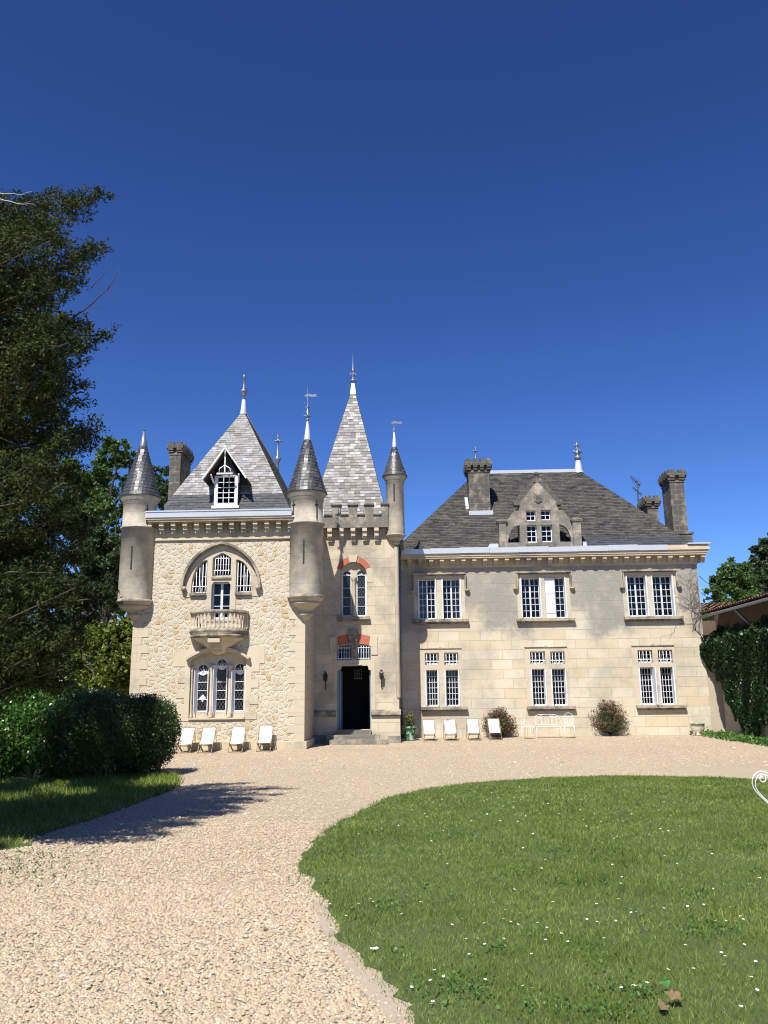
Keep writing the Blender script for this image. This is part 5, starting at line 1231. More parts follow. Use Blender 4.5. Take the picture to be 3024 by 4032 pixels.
# creeping weeds spilling over the gravel, left edge and verge
r = np.random.default_rng(9)
V1, F1 = blades(rg, [(20, 32, 420, .035, .16)], 5)
P = []
for _ in range(2600):
    y = r.uniform(22, 31.7); k = r.uniform(0, 1); x = np.interp(y, [22, 26, 29, 31.8], [9.9, 10.6, 10.4, 10.2])+k*1.2; P.append((x, y, gz(x, y)+abs(r.normal(0, .07))+.02))
V2, F2 = tri_cloud(np.array(P), .10, .6, up=.6, rng=r)
tag(npobj('verge_weeds', V2, F2, 'weeds'), 'bright green weeds along the foot of the ivy wall', 'weeds', kind='stuff')
P = []
for px_, py_, n_, sp in ((40, 3420, 130, .35), (140, 3400, 120, .35), (100, 3370, 90, .3), (230, 3440, 30, .3), (10, 3480, 60, .3), (590, 3890, 7, .04), (640, 3930, 8, .05), (665, 3980, 6, .04), (370, 3900, 4, .04), (1290, 3430, 40, .2), (1240, 3460, 30, .15)):
    g = gnd(px_, py_)
    for _ in range(n_): P.append((g.x+r.normal(0, sp), g.y+r.normal(0, sp), .012+abs(r.normal(0, .012))))
V, F = tri_cloud(np.array(P), .032, .5, up=.5, rng=r); tag(npobj('gravel_weeds', V, F, 'weeds'), 'small weeds creeping over the gravel at the left grass edge', 'weeds', kind='stuff')

r = np.random.default_rng(91); P = []
for _ in range(46):
    g = gnd(r.uniform(1350, 2980), 3110+900*r.random()**1.4)
    if not inside(lawn, np.array([g.x]), np.array([g.y]))[0]: continue
    s_ = r.uniform(.05, .16); n_ = int(70*s_/.1); P.append(np.stack([g.x+r.normal(0, s_, n_), g.y+r.normal(0, s_, n_), .03+np.abs(r.normal(0, .012, n_))], 1))
V, F = tri_cloud(np.concatenate(P), .022, .7, up=1.2, rng=r); tag(npobj('clover_patches', V, F, 'weeds'), 'patches of clover and broad leaved weeds in the lawn', 'clover', kind='stuff')
# pebbles close to the camera
ph = (1+5**.5)/2
OC = np.array([(1, 0, 0), (0, 1, 0), (-1, 0, 0), (0, -1, 0), (.0, 0, 1)]); OF = np.array([(0, 1, 4), (1, 2, 4), (2, 3, 4), (3, 0, 4)])
c8_ = [(math.cos(PI*k/3), math.sin(PI*k/3)) for k in range(6)]
PV = np.array([(x, y, -.1) for x, y in c8_] + [(x*.72, y*.72, .62) for x, y in c8_] + [(0, 0, .85)])
PF = []
for k in range(6): k2 = (k+1) % 6; PF += [(k, k2, 6+k2), (k, 6+k2, 6+k), (6+k, 6+k2, 12)]
PF = np.array(PF)
r = np.random.default_rng(21); X = []; Y = []; S = []
for ya, yb, den, sz in ((3.6, 5.5, 7500, .0080), (5.5, 8, 4300, .0093), (8, 12, 2000, .0105), (12, 20, 560, .012), (20, 31, 260, .016)):
    x0, x1 = -.62*yb-.3, .45+max(0, yb-8)*.45; n = int((x1-x0)*(yb-ya)*den); x = r.uniform(x0, x1, n); y = r.uniform(ya, yb, n)
    k = (x > -.60*y-.3) & ~inside(lawn, x, y); k &= r.random(n) < np.interp(y, [3, 6, 9, 13, 20, 31], [1, 1, .85, .55, .4, .4]); k &= ~(inside(dirt, x, y) & (r.random(n) > .12)); k &= ~inside(lg, x, y) & (x > -7.5) & (y < np.where(x < -3.2, 26.6, np.where(x < 0, 28.5, 31.6)))
    X.append(x[k]); Y.append(y[k]); S.append(sz*np.exp(r.normal(0, .32, k.sum())))
X, Y, S = map(np.concatenate, (X, Y, S)); n = len(X)
sc_ = np.stack([S*r.uniform(.8, 1.4, n), S*r.uniform(.7, 1.1, n), S*r.uniform(.45, .8, n)], 1); a = r.uniform(0, 2*PI, n)
Q = PV[None]*sc_[:, None]; ca, sa = np.cos(a)[:, None], np.sin(a)[:, None]
tz = r.normal(0, .25, n)[:, None]
QX, QY, QZ = Q[..., 0]*ca-Q[..., 1]*sa, Q[..., 0]*sa+Q[..., 1]*ca, Q[..., 2]
QZ = QZ+QX*tz
V = np.stack([QX+X[:, None], QY+Y[:, None], QZ+.001+gzv(X, Y)[:, None]+r.uniform(0, .006, n)[:, None]], 2).reshape(-1, 3)
F = (PF[None]+(np.arange(n)*13)[:, None, None]).reshape(-1, 3)
tag(npobj('gravel_pebbles', V, F, 'pebble', smooth=True), 'loose beige and grey pebbles of the gravel drive', 'gravel', kind='stuff')

# daisies, one by one
m = MB(); m.lathe([(.0, .050), (.010, .052), (.013, .055)], 0, 0, 9, smooth=False); m.lathe([(0, .058), (.004, .057), (.0045, .053)][::-1], 0, 0, 7)
da = MB(); da.tube([(0, 0, 0), (.003, 0, .05)], .0012, 4)
def daisy_mesh():
    m = MB()
    for k in range(10):
        a = 2*PI*k/10; u = Vector((math.cos(a), math.sin(a), 0)); w_ = Vector((-u.y, u.x, 0))*.0045; z = Vector((0, 0, .052))
        m.face([u*.003+z, u*.010+w_+z, u*.0155+z+Vector((0, 0, .003)), u*.010-w_+z])
    return m
d0 = daisy_mesh(); proto = None; r = np.random.default_rng(31)
spots = []
for px_, py_ in [(1655,3570),(1905,3880),(1990,3602),(2050,3615),(1985,3640),(2120,3655),(2010,3650),(2035,3660),(1775,3660),(1820,3640),(1840,3720),(1877,3718),(2210,3700),(2240,3730),(2500,3610),(2612,3595),(2480,3600),(2490,3612),(2210,3697),(2545,3895),(2515,3910),(2500,3905),(2548,3910),(2565,3935),(2700,3745),(2843,3773),(2925,3740),(2270,3482),(2310,3500),(2300,3550),(2350,3577),(2710,3585),(2856,3646),(2920,3628),(2175,3570),(2410,3420),(2555,3300),(2600,3275),(2650,3285),(2610,3290),(2720,3390),(2620,3385),(2890,3490),(2810,3516),(2680,3510)]: spots.append(gnd(px_, py_))
while len(spots) < 230:
    px_, py_ = (r.normal(1900, 260), r.normal(3180, 55)) if r.random() < .45 else (r.uniform(1300, 3000), 3100+900*r.random()**1.6)
    g = gnd(px_, py_)
    if inside(lawn, np.array([g.x]), np.array([g.y]))[0] and py_ > 3080: spots.append(g)
for i, g in enumerate(spots):
    s_ = .72 if g.y < 8 else .78
    if proto is None:
        o = empty('daisy', g); fl_ = d0.build('petals', M['petal'], o, (0, 0, 0)); 
        ce = MB(); ce.lathe([(.0045, .052), (.004, .056), (0, .057)], 0, 0, 7); ce.build('flower_centre', M['yellow'], o, (0, 0, 0))
        tag(o, 'small white daisy growing in the round lawn', 'daisy', 'daisies in the lawn'); proto = o
    else: o = copy_tree(proto)
    o.location = (g.x, g.y, 0); o.scale = (s_,)*3; o.rotation_euler = (r.normal(0, .15)+.12, r.normal(0, .15), r.uniform(0, 6))
# fallen leaves
def dry_leaf(mat='dryleaf', s=1.0, seed=0):
    q = random.Random(seed); n = 11; m = MB(); P = []
    for k in range(n):
        a = 2*PI*k/n; rr = s*(.72+.28*(k % 2))*q.uniform(.7, 1.25); P.append(Vector((rr*math.cos(a)*1.3, rr*math.sin(a), .35*s*q.uniform(-.3, 1))))
    c = Vector((0, 0, 0))
    for k in range(n): m.face([c, P[k], P[(k+1) % n]])
    return m
def put_leaf(px_, py_, s, mat, label, seed, z=.035, rot=(0, 0, 0)):
    g = gnd(px_, py_); o = dry_leaf(mat, s, seed).build('fallen_leaf', M[mat], None, (0, 0, 0)); o.location = (g.x, g.y, z); o.rotation_euler = rot
    return tag(o, label, 'leaf')
put_leaf(2660, 3975, .042, 'dryleaf', 'large curled brown leaf at the bottom edge of the lawn', 3, .07, (.6, .2, .3))
put_leaf(2615, 4005, .04, 'dryleaf', 'flat brown leaf under the curled one at the bottom of the lawn', 5, .05, (.3, 0, 1.3))
put_leaf(2620, 3925, .03, 'broadpale', 'upright pale green leaf beside the curled brown leaves', 6, .08, (1.3, .3, .1))
put_leaf(1390, 3592, .030, 'dryleaf', 'rusty dry leaf on the left rim of the lawn', 8)
put_leaf(1303, 3485, .022, 'dryleaf', 'smaller orange leaf higher up on the left rim of the lawn', 9)
put_leaf(1475, 3758, .026, 'petal', 'bleached white leaf on the left rim of the lawn', 10)
put_leaf(1045, 3668, .022, 'bark', 'dark dry leaf lying on the open gravel', 12, .02)

# ================================================================== TREES
def blob_points(c, r_, n, rg_, sub=9, flat_=.75, inner=.62):
    P = []; c = np.array(c); sub = int(sub*2.2)
    for k in range(sub):
        d = rg_.normal(size=3); d[2] = d[2]*.8+.15; d /= np.linalg.norm(d); cc = c+d*r_*rg_.uniform(.3, 1.02); rs = r_*rg_.uniform(.16, .36); m_ = n//sub
        q = rg_.normal(size=(m_, 3)); q /= np.linalg.norm(q, axis=1)[:, None]; q *= (rs*rg_.uniform(.1, 1, m_)**.6*np.where(rg_.random(m_) < .18, 1.7, 1))[:, None]; q[:, 2] *= flat_; P.append(q+cc)
    return np.concatenate(P)
def limb(mb, a, b, r0, r1, rg_, n=5, wob=.08):
    a = np.array(a, float); b = np.array(b, float); L = np.linalg.norm(b-a); pts = []
    for i in range(n+1):
        t = i/n; p = a+(b-a)*t; 
        if 0 < i < n: p = p+rg_.normal(size=3)*L*wob*.5
        p = p+np.array([0, 0, L*.08*math.sin(PI*t)]); pts.append(tuple(p))
    mb.tube(pts, [r0+(r1-r0)*i/n for i in range(n+1)], 6); return pts
def tree(name, label, base, cl, leaf, n_, mat, tr=.25, group=None, seed=1, up=.3, flat_=.75, cat='tree'):
    """cl: list of (x,y,z,r)"""
    rg_ = np.random.default_rng(seed); root = empty(name, (base[0], base[1], 0)); tag(root, label, cat, group)
    P = np.concatenate([blob_points(c[:3], c[3], int(n_*c[3]**2), rg_, max(6, int(9*c[3])), flat_) for c in cl])
    V, F = tri_cloud(P, leaf, .55, up=up, rng=rg_); npobj('crown', V, F, mat, root)
    mb = MB(); zt3 = max(c[2] for c in cl)*.8; cxm = np.mean([c[0] for c in cl]); cym = np.mean([c[1] for c in cl])
    spine = [(base[0]+(cxm-base[0])*t**1.5, base[1]+(cym-base[1])*t**1.5, zt3*t) for t in np.linspace(0, 1, 7)]
    mb.tube(spine, [tr*(1-.8*i/6) for i in range(7)], 8)
    for c in cl:
        k = int(np.clip(c[2]*.6/zt3*6, 1, 5)); limb(mb, spine[k], c[:3], tr*.38, tr*.08, rg_)
    mb.build('trunk', M['bark'], root); return root
def pc(L, Y, sp=1.5, seed=0):                             # clusters measured at depth Y
    q = random.Random(seed); out = []
    for x, y, r_ in L:
        YY = Y+q.uniform(-sp, sp); X, Z = at(x, y, YY); out.append((X, YY, Z, r_*YY/F_))
    return out
K2 = lambda x, y: (x*.4522, 1600+y*.4522)
A = [(452,1760,52),(511,1810,45),(430,1830,60),(271,1880,80),(362,1900,85),(398,1965,80),(253,2000,105),(316,2040,95),(407,2020,65),(194,1850,70),(340,2120,70)]
tree('broadleaf_tree', 'sunlit green broadleaf tree between the dark conifer and the left turret', (AX(330, 2600, 46), 46), pc(A, 44, 2, 1), .19, 4200, 'oak', .35, 'trees behind the chateau', 2)
B = [(640,1878,50),(655,1925,42),(560,1900,35),(497,1900,42),(475,2005,45),(500,1950,30),(610,1960,60),(690,1960,40)]
tree('broadleaf_tree', 'green treetop showing between left turret spire and chimney', (AX(560, 2600, 55), 55), pc(B, 52, 2, 2), .20, 3200, 'oakdark', .35, 'trees behind the chateau', 3)
Cc_ = [(430,2143,95),(400,2215,90),(455,2285,60),(455,2070,50),(370,2290,80),(480,2180,60),(440,2370,60),(360,2400,80),(520,2440,45),(300,2330,80),(480,2400,45),(300,2480,80),(400,2480,60)]
tree('broadleaf_tree', 'darker broadleaf tree directly left of the corbelled turret', (AX(440, 2700, 38), 38), pc(Cc_, 37, 1.5, 3), .17, 4200, 'oakdark', .3, 'trees behind the chateau', 4)
D = [(455,2500,75),(500,2530,60),(415,2570,80),(480,2620,80),(430,2680,70),(505,2700,60),(350,2660,60),(380,2480,45),(300,2600,70),(290,2690,60),(470,2590,50),(520,2600,45)]
tree('bamboo_thicket', 'yellow green feathery thicket left of the pavilion corner', (AX(460, 2800, 32), 32), pc(D, 31.5, 1, 4), .16, 4200, 'bamboo', .12, None, 5, 0, 1.3, 'bamboo')
Rt = [(2875,2285,72),(2940,2290,75),(2830,2325,45),(2980,2318,60),(2872,2240,38),(2925,2245,40),(2850,2360,50),(2930,2360,60),(2812,2290,26)]
tree('broadleaf_tree', 'rounded green tree behind the tiled outbuilding roof', (AX(2900, 2600, 62), 62), pc(Rt, 60, 2, 5), .24, 3600, 'oak', .4, 'trees behind the chateau', 6)
Rt = [(3025,2215,70),(2995,2165,34),(3060,2140,60),(3050,2290,80),(3100,2200,80),(2985,2215,25)]
tree('broadleaf_tree', 'taller tree cut by the right edge behind the outbuilding', (AX(3060, 2600, 52), 52), pc(Rt, 50, 2, 6), .22, 3600, 'oakdark', .4, 'trees behind the chateau', 7)

rg_ = np.random.default_rng(77)
P = np.concatenate([blob_points((x, 86+rg_.uniform(-4, 4), rg_.uniform(2, 9)), rg_.uniform(2.5, 4), 900, rg_, 9) for x in np.linspace(-52, 66, 78)])
V, F = tri_cloud(P, .75, .6, up=.3, rng=rg_); tag(npobj('woodland', V, F, 'oakdark', None, (0, 86, 0)), 'distant woodland behind the house', 'woodland', kind='stuff')
# dark conifer at the left: long limbs carrying ragged tufts of short sprays
def conifer(name, label, base, tips, fill, leaf, seed, mat='conifer', tr=.2, H=9., S=.5, per=46):
    rg_ = np.random.default_rng(seed); root = empty(name, (base[0], base[1], 0)); tag(root, label, 'tree')
    mb = MB(); P = []; D = []
    mb.tube([(base[0]+math.sin(i)*.06, base[1], H*i/8) for i in range(9)], [tr*(1-i/9.5) for i in range(9)], 8)
    for t, k in [(t, 1.0) for t in tips]+[(t, .75) for t in fill]:
        t = np.array(t, float); L = math.hypot(t[0]-base[0], t[1]-base[1]); z0 = max(.4, min(H*.98, t[2]-L*rg_.uniform(.3, .7)))
        pts = np.array(limb(mb, (base[0], base[1], z0), t, .024, .006, rg_, 7, .06))
        S_ = np.linalg.norm(np.diff(pts, axis=0), axis=1).sum(); q = int(S_*13*k)
        for _ in range(q):
            u = rg_.uniform(.12, 1)**.75; i = min(6, int(u*7)); p = pts[i]+(pts[i+1]-pts[i])*(u*7-i); d = pts[i+1]-pts[i]; d /= np.linalg.norm(d)+1e-9
            rad = S*(.62*(1-u)**.7+.16)*rg_.uniform(.3, 1.15)
            o_ = rg_.normal(size=3); o_ -= d*o_.dot(d)*.7; o_[2] = o_[2]*.7-.05; o_ /= np.linalg.norm(o_); ax3 = o_*.6+d*.9+np.array([0, 0, rg_.uniform(-.35, .35)]); ax3 /= np.linalg.norm(ax3)
            m_ = int(per*rg_.uniform(.6, 1.3)); al = rg_.uniform(-.5, .5, m_)[:, None]; ln = S*.42
            P.append(p+o_*rad+ax3[None]*al*ln+rg_.normal(size=(m_, 3))*S*.085*(1.15-np.abs(al+.2)))
    P = np.concatenate(P); V, F = tri_cloud(P, leaf, .36, up=.25, rng=rg_, pts=4); npobj('crown', V, F, mat, root)
    mb.build('trunk', M['bark'], root); return root
CB = (-7.5, 10.2); q = random.Random(5)
tipsL = [(440,745),(395,800),(335,760),(190,800),(120,850),(20,850),(235,845),(432,968),(370,990),(330,1085),(330,1130),(340,1020),(352,1245),(330,1290),(450,1308),(400,1330),(330,1330),(350,1400),(366,1478),(378,1560),(320,1600),(428,1665),(395,1712),(300,1760),(360,1820),(320,1900),(330,2000),(380,2080),(380,2180),(440,2285),(478,2345),(420,2420),(350,2520),(345,2640),(300,2690),(330,2460),(230,2660),(60,2640),(150,2600)]
tips = []
for x, y in tipsL:
    Y = 10+q.uniform(-.7, .9); X, Z = at(x-16, y+10, Y); tips.append((X, Y, Z))
fill = []
for i in range(190):
    y = 830+(2640-830)*q.random(); xm_ = np.interp(y, [750, 850, 1000, 1300, 1600, 1800, 2000, 2300, 2600, 2750], [150, 270, 300, 300, 320, 300, 310, 380, 320, 260]); x = xm_-abs(q.gauss(0, 1))*170-14; Y = q.uniform(8.8, 11.8)
    X, Z = at(x, y, Y); fill.append((X, Y, Z))
con = conifer('conifer', 'tall dark olive conifer with ragged branches at the left edge', CB, tips, fill, .052, 8, H=8.4)
# dead twigs of the conifer
mb = MB()
for (x0, y0, x1, y1, r0) in ((230, 1300, 425, 1140, .016), (425, 1140, 468, 1060, .009), (425, 1140, 444, 1186, .005), (360, 1135, 430, 1050, .007), (385, 1100, 390, 1165, .004), (340, 1210, 408, 1212, .004)):
    X0, Z0 = at(x0, y0, 10.1); X1, Z1 = at(x1, y1, 10.1); mb.mark(); mb.tube([(X0+(X1-X0)*i/6, 10.1, Z0+(Z1-Z0)*i/6+.02*math.sin(i*1.3)) for i in range(7)], [r0*(1-.1*i) for i in range(7)], 5)
part(mb, 'dead_twig', 'bark', con)
mb = MB(); q = random.Random(3)
for (x0, y0, x1, y1) in ((-60, 765, 125, 757), (-60, 775, 142, 812)):
    X0, Z0 = at(x0, y0, 10.); X1, Z1 = at(x1, y1, 10.); mb.mark(); mb.tube([(X0+(X1-X0)*i/8, 10+q.gauss(0, .02), Z0+(Z1-Z0)*i/8+.015*math.sin(i*.9)) for i in range(9)], [.007*(1-i/9)+.0015 for i in range(9)], 5)
part(mb, 'bleached_twig', 'paletwig', con)
# evergreen further back fills the gap; its dark leaf colour stands in for shade
tree('shade_toned_evergreen', 'evergreen behind the left hedge, shade put into its dark leaf colour', (-13.5, 23.5), [(-14.8+i*.95+q.uniform(-.4, .4), 23.5+q.uniform(-.8, .8), 1.6+k*1.5, 1.2) for k in range(4) for i in range(0, 5-(k > 2))], .13, 2600, 'oakdark', .25, None, 31)
# shade trees left of the camera, out of frame: they shade the hedge, the grass and the lower conifer
def off(T, h): return (T[0]-.229*h, T[1]-.681*h, T[2]+h)
sh1 = [off(T, h)+(r_,) for T, h, r_ in (((-6.2,9.5,2.2),9,1.3), ((-7.2,10,4),8.5,1.5), ((-8.4,10,3),9,1.6), ((-6.4,10.6,3.4),9,1.2), ((-7.2,12.4,0),12,1.15), ((-8.5,14.5,0),12.5,1.6), ((-10.5,12.5,0),12.5,1.8), ((-6.5,10,5.0),8.5,1.2), ((-6.9,10,5.8),8.2,1.4), ((-5.5,10,3.6),9,1.0))]
tree('shade_tree', 'tall tree left of the conifer, shading the lower boughs and the grass', (-10.5, 3.5), sh1, .30, 700, 'oakdark', .4, None, 12)
sh2 = [off(T, h)+(r_,) for T, h, r_ in (((-6.4,17.4,0),13.5,1.0), ((-8.2,16.6,0),13.5,1.2), ((-6.7,18.0,1.4),13,1.1), ((-6.3,19.2,.9),13.5,1.0), ((-5.9,16.7,0),13.5,.9), ((-7.4,16.2,0),13.5,1.1))]
tree('shade_tree', 'second tall tree at far left, shading the right half of the hedge', (-12.5, 8.5), sh2, .26, 900, 'oakdark', .35, None, 14)

# ---------------------------------------------------------------- hedge shrubs
def shrub(name, label, cx, cy, rx, ry, z0, z1, leaf, n, mat, seed, cat='shrub', stems=14, p=2.6, aspect=.6, group=None, bump_=.14, up=.2, deep=.25):
    rg_ = np.random.default_rng(seed); root = empty(name, (cx, cy, gz(cx, cy))); tag(root, label, cat, group)
    d = rg_.normal(size=(n, 3)); d /= np.linalg.norm(d, axis=1)[:, None]
    k = (np.abs(d)**p).sum(1)**(-1/p); zc_ = (z0+z1)/2; rz = (z1-z0)/2
    w_ = 1+bump_*(np.sin(d[:, 0]*9+seed)*np.sin(d[:, 2]*8+1.3*seed)+.7*np.sin(d[:, 0]*21+d[:, 1]*17)*np.sin(d[:, 2]*19+seed))
    rad = (1-np.abs(rg_.normal(0, deep, n)).clip(0, .9))*w_; rad = np.where(rg_.random(n) < .07, 1+rg_.uniform(0, .09, n), rad)
    P = d*k[:, None]*rad[:, None]*np.array([rx, ry, rz])+np.array([cx, cy, zc_])
    P = P[P[:, 2] > z0-.02]
    V, F = tri_cloud(P, leaf, aspect, up=up, rng=rg_); npobj('foliage', V, F, mat, root)
    mb = MB(); q = random.Random(seed)
    for i in range(stems):
        a = q.uniform(0, 2*PI); b = (cx+q.uniform(-.55, .55)*rx, cy+q.uniform(-.5, .5)*ry, 0); t = (cx+math.cos(a)*rx*q.uniform(.2, .8), cy+math.sin(a)*ry*.6, z0+(z1-z0)*q.uniform(.4, .85))
        limb(mb, b, t, .022, .006, rg_, 4, .12)
    mb.build('stem', M['twig'], root); return root
shrub('laurel_shrub', 'bright glossy laurel at the left end of the hedge', -8.7, 18.5, 2.4, 1.3, .18, 1.88, .085, 42000, 'laurel', 1, stems=24, deep=.20, group='hedge shrubs')
shrub('hedge_shrub', 'dark fine leaved clipped shrub in the middle of the hedge', -6.95, 18.4, 1.15, 1.2, .08, 1.86, .05, 60000, 'hedge', 2, stems=26, aspect=.35, group='hedge shrubs', bump_=.05)
shrub('box_shrub', 'rounded dark shrub at the right end of the hedge', -6.12, 19.3, .78, 1.0, .10, 1.74, .045, 42000, 'hedge', 3, stems=18, group='hedge shrubs', bump_=.07)
# pale broad leaved plant in front of the hedge
def leafplant(name, label, base, n, L, mat, seed, cat='plant'):
    q = random.Random(seed); root = empty(name, base); tag(root, label, cat); m = MB(); s_ = MB()
    for i in range(n):
        a = q.uniform(0, 2*PI); el = q.uniform(.1, 1.1); d = Vector((math.cos(a)*math.cos(el), math.sin(a)*math.cos(el), math.sin(el))); b = Vector(base)+d*q.uniform(.1, .42)
        l = L*q.uniform(.7, 1.2); w_ = Vector((-d.y, d.x, 0)).normalized()*l*.27; dn = Vector((0, 0, -.2*l)); tip = b+d*l+dn*1.4
        m.face([b, b+d*l*.35+w_, b+d*l*.7+w_*.8+dn*.6, tip, b+d*l*.7-w_*.8+dn*.6, b+d*l*.35-w_]); s_.tube([base, (Vector(base)+b)/2+Vector((0, 0, .04)), b], .006, 4)
    m.build('leaves', M[mat], root); s_.build('stem', M['twig'], root); return root
leafplant('broad_leaf_plant', 'pale green broad leaved plant at the foot of the hedge', gnd(130, 3085), 60, .17, 'broadpale', 3)

# ---------------------------------------------------------------- outbuilding and ivy
OB = empty('outbuilding', (12.5, 26, .1)); tag(OB, 'low outbuilding with terracotta tiled roof beyond the ivy at the right edge', 'building')
def brownwall():
    q = N('rough_brown_wall'); o = q.obj(); v = q.wall(); sp = q.n('SeparateXYZ', {0: o})
    c = q.mix(q.noise(o, 2.5, 7, .7), (.07, .05, .035), (.15, .105, .07)); lowm = q.n('MapRange', {0: q.math('ADD', sp.outputs[2], q.noise(o, 2, 4)), 1: 3.2, 2: 3.5, 3: 1.0, 4: 0.0}).outputs[0]
    c = q.mix(lowm, c, q.mix(q.noise(o, 3, 6), (.36, .30, .22), (.46, .39, .29))); return q.set(c, .95, q.bump(q.noise(o, 18, 5), .6, .02))
M['brown'] = brownwall()
EX, EZ = 10.95, 4.43
m = MB(); m.box(11.62, 12.0, 12, 31.99, -.1, EZ+.25); part(m, 'wall', 'brown', OB)
m = MB(); m.box(11.125, 11.617, 31.93, 32.3, -.1, EZ-.1); part(m, 'end_wall', 'brown', OB)
m = MB(); m.box(11.63, 11.66, 28.0, 28.75, 3.5, 4.1); part(m, 'hatch', 'ashlar', OB)
def tiles():
    q = N('terracotta_tiles'); o = q.obj(); rn = q.noise(o, 5, 6, .75)
    c = q.ramp(rn, [(.3, (.05, .03, .022)), (.45, (.15, .075, .045)), (.6, (.25, .14, .09)), (.75, (.17, .135, .10))])
    return q.set(c, .9, q.bump(q.noise(o, 20, 4), .4, .02))
M['tiles'] = tiles()
def tileroof(p0, du, dv, nu, nv, name, parent):
    """p0 eave corner, du along eave (total), dv up slope (total): rows of barrel tiles"""
    p0, du, dv = Vector(p0), Vector(du), Vector(dv); nn = du.cross(dv).normalized(); nn = nn if nn.z > 0 else -nn; V = []; F = []; k = 7; q = random.Random(2)
    for i in range(nu):
        for j in range(nv):
            jit = q.uniform(-.02, .02)
            for s_ in range(2):
                for t in range(k):
                    a = PI*t/(k-1); u = (i+.5-.52*math.cos(a))/nu; vv = (j+s_*1.08)/nv; h = .075*math.sin(a)*(1 if s_ == 0 else .8)+(.035 if s_ == 0 else 0)+.01+jit*.3
                    V.append(p0+du*u+dv*vv+nn*h)
            b = len(V)-2*k
            for t in range(k-1): F.append((b+t, b+t+1, b+k+t+1, b+k+t))
    V = [tuple(x) for x in V]
    me = bpy.data.meshes.new(name); off = rootloc(parent); me.from_pydata([tuple(Vector(x)-off) for x in V], [], F); me.materials.append(M['tiles']); me.update()
    o = bpy.data.objects.new(name, me); C.objects.link(o); o.parent = parent; return o
tileroof((EX-.03, 12, EZ+.06), (0, 19.4, 0), (6, 0, 1.35), 88, 16, 'roof', OB)
tileroof((12.2, 33.2, 4.6), (7, 0, 0), (0, 3.6, .85), 32, 10, 'rear_roof', OB)
m = MB(); m.hexa([(EX, 12, EZ), (17, 12, EZ+1.3), (17, 31.4, EZ+1.3), (EX, 31.4, EZ), (EX, 12, EZ+.05), (17, 12, EZ+1.35), (17, 31.4, EZ+1.35), (EX, 31.4, EZ+.05)]); m.box(12.2, 19, 33.4, 33.7, -.1, 4.56); m.box(12.2, 19, 33.7, 36.8, 4.3, 4.56); part(m, 'roof_boards', 'brown', OB)
m = MB(); m.tube([(EX-.07, y, EZ-.02) for y in np.linspace(12, 31.4, 9)], .055, 8); m.tube([(EX, 28.2, EZ-.05), (11.35, 28.2, EZ-.5), (11.55, 28.2, EZ-.6), (11.55, 28.2, 3.2)], .04, 8); part(m, 'gutter', 'finial', OB)
iv = empty('ivy', (11.5, 29, .15)); tag(iv, 'dense dark green ivy hanging over the outbuilding wall', 'ivy')
rg_ = np.random.default_rng(17); n = 75000
y = rg_.uniform(24.5, 31.85, n); z = rg_.uniform(.2, 4.15, n)
topz = 3.88+.10*np.sin(y*3.1)+.08*np.sin(y*8)-.28*np.exp(-((y-28.45)/.20)**2)+np.where(y > 30.9, -(y-30.9)*.25, 0)
hem = np.interp(y, [24.5, 26.5, 27.4, 28.0, 28.7, 29.4, 30.0, 30.7, 31.2, 31.85], [.3, .35, .6, 1.0, .45, .25, .6, 1.4, 2.2, 2.9])+.25*np.sin(y*14)+.15*np.sin(y*31)
hem = np.maximum(.15, hem)
k = (z < topz) & (z > hem); y, z, topz, hem = y[k], z[k], topz[k], hem[k]
th = np.interp(z, [.2, 1.2, 2.2, 3.2, 4.1], [.12, .28, .42, .66, .84])*(.9+.12*np.sin(y*2.9+z)+.08*np.sin(z*4.1+y*5))*np.clip((topz-z)/.3, .35, 1)
x = 11.60-th*(1-np.abs(rg_.normal(0, .16, len(y))).clip(0, .95))
P = np.stack([x, y, z], 1); V, F = tri_cloud(P, .105, .85, up=.15, rng=rg_, droop=.6); npobj('foliage', V, F, 'ivy', iv)
mb = MB(); q = random.Random(4)
for yy in (25.2, 26.3, 27.0, 28.9, 29.3): mb.tube([(11.58, yy, .1), (11.57, yy+q.uniform(-.2, .2), .8), (11.55, yy+q.uniform(-.3, .3), 2.0)], [.05, .035, .02], 6)
mb.build('stem', M['bark'], iv)
# bare creeper on the wing wall
mb = MB(); q = random.Random(15); 
def creep(x, z, a, L, r0, depth):
    pts = [(x, YM-.02, z)]
    for i in range(6):
        a += q.gauss(0, .28); x += math.cos(a)*L/6; z += math.sin(a)*L/6; x = min(x, WX1-.03); pts.append((x, YM-.02, z))
        if depth and i > 0 and q.random() < .62: creep(x, z, a+q.choice((-1, 1))*q.uniform(.5, 1.1), L*.62, r0*.62, depth-1)
    mb.tube(pts, [r0*(1-.1*i) for i in range(7)], 4)
X0, Z0 = at(2745, 2520, YM)
for i in range(6): creep(X0+q.uniform(-.15, .25), Z0+q.uniform(-.1, .4), PI/2+q.uniform(-.35, .45), q.uniform(1.2, 2.0), .014, 3)
tag(mb.build('bare_creeper', M['twig'], None, (X0, YM, Z0)), 'leafless brown creeper climbing the right end of the wing wall', 'creeper')

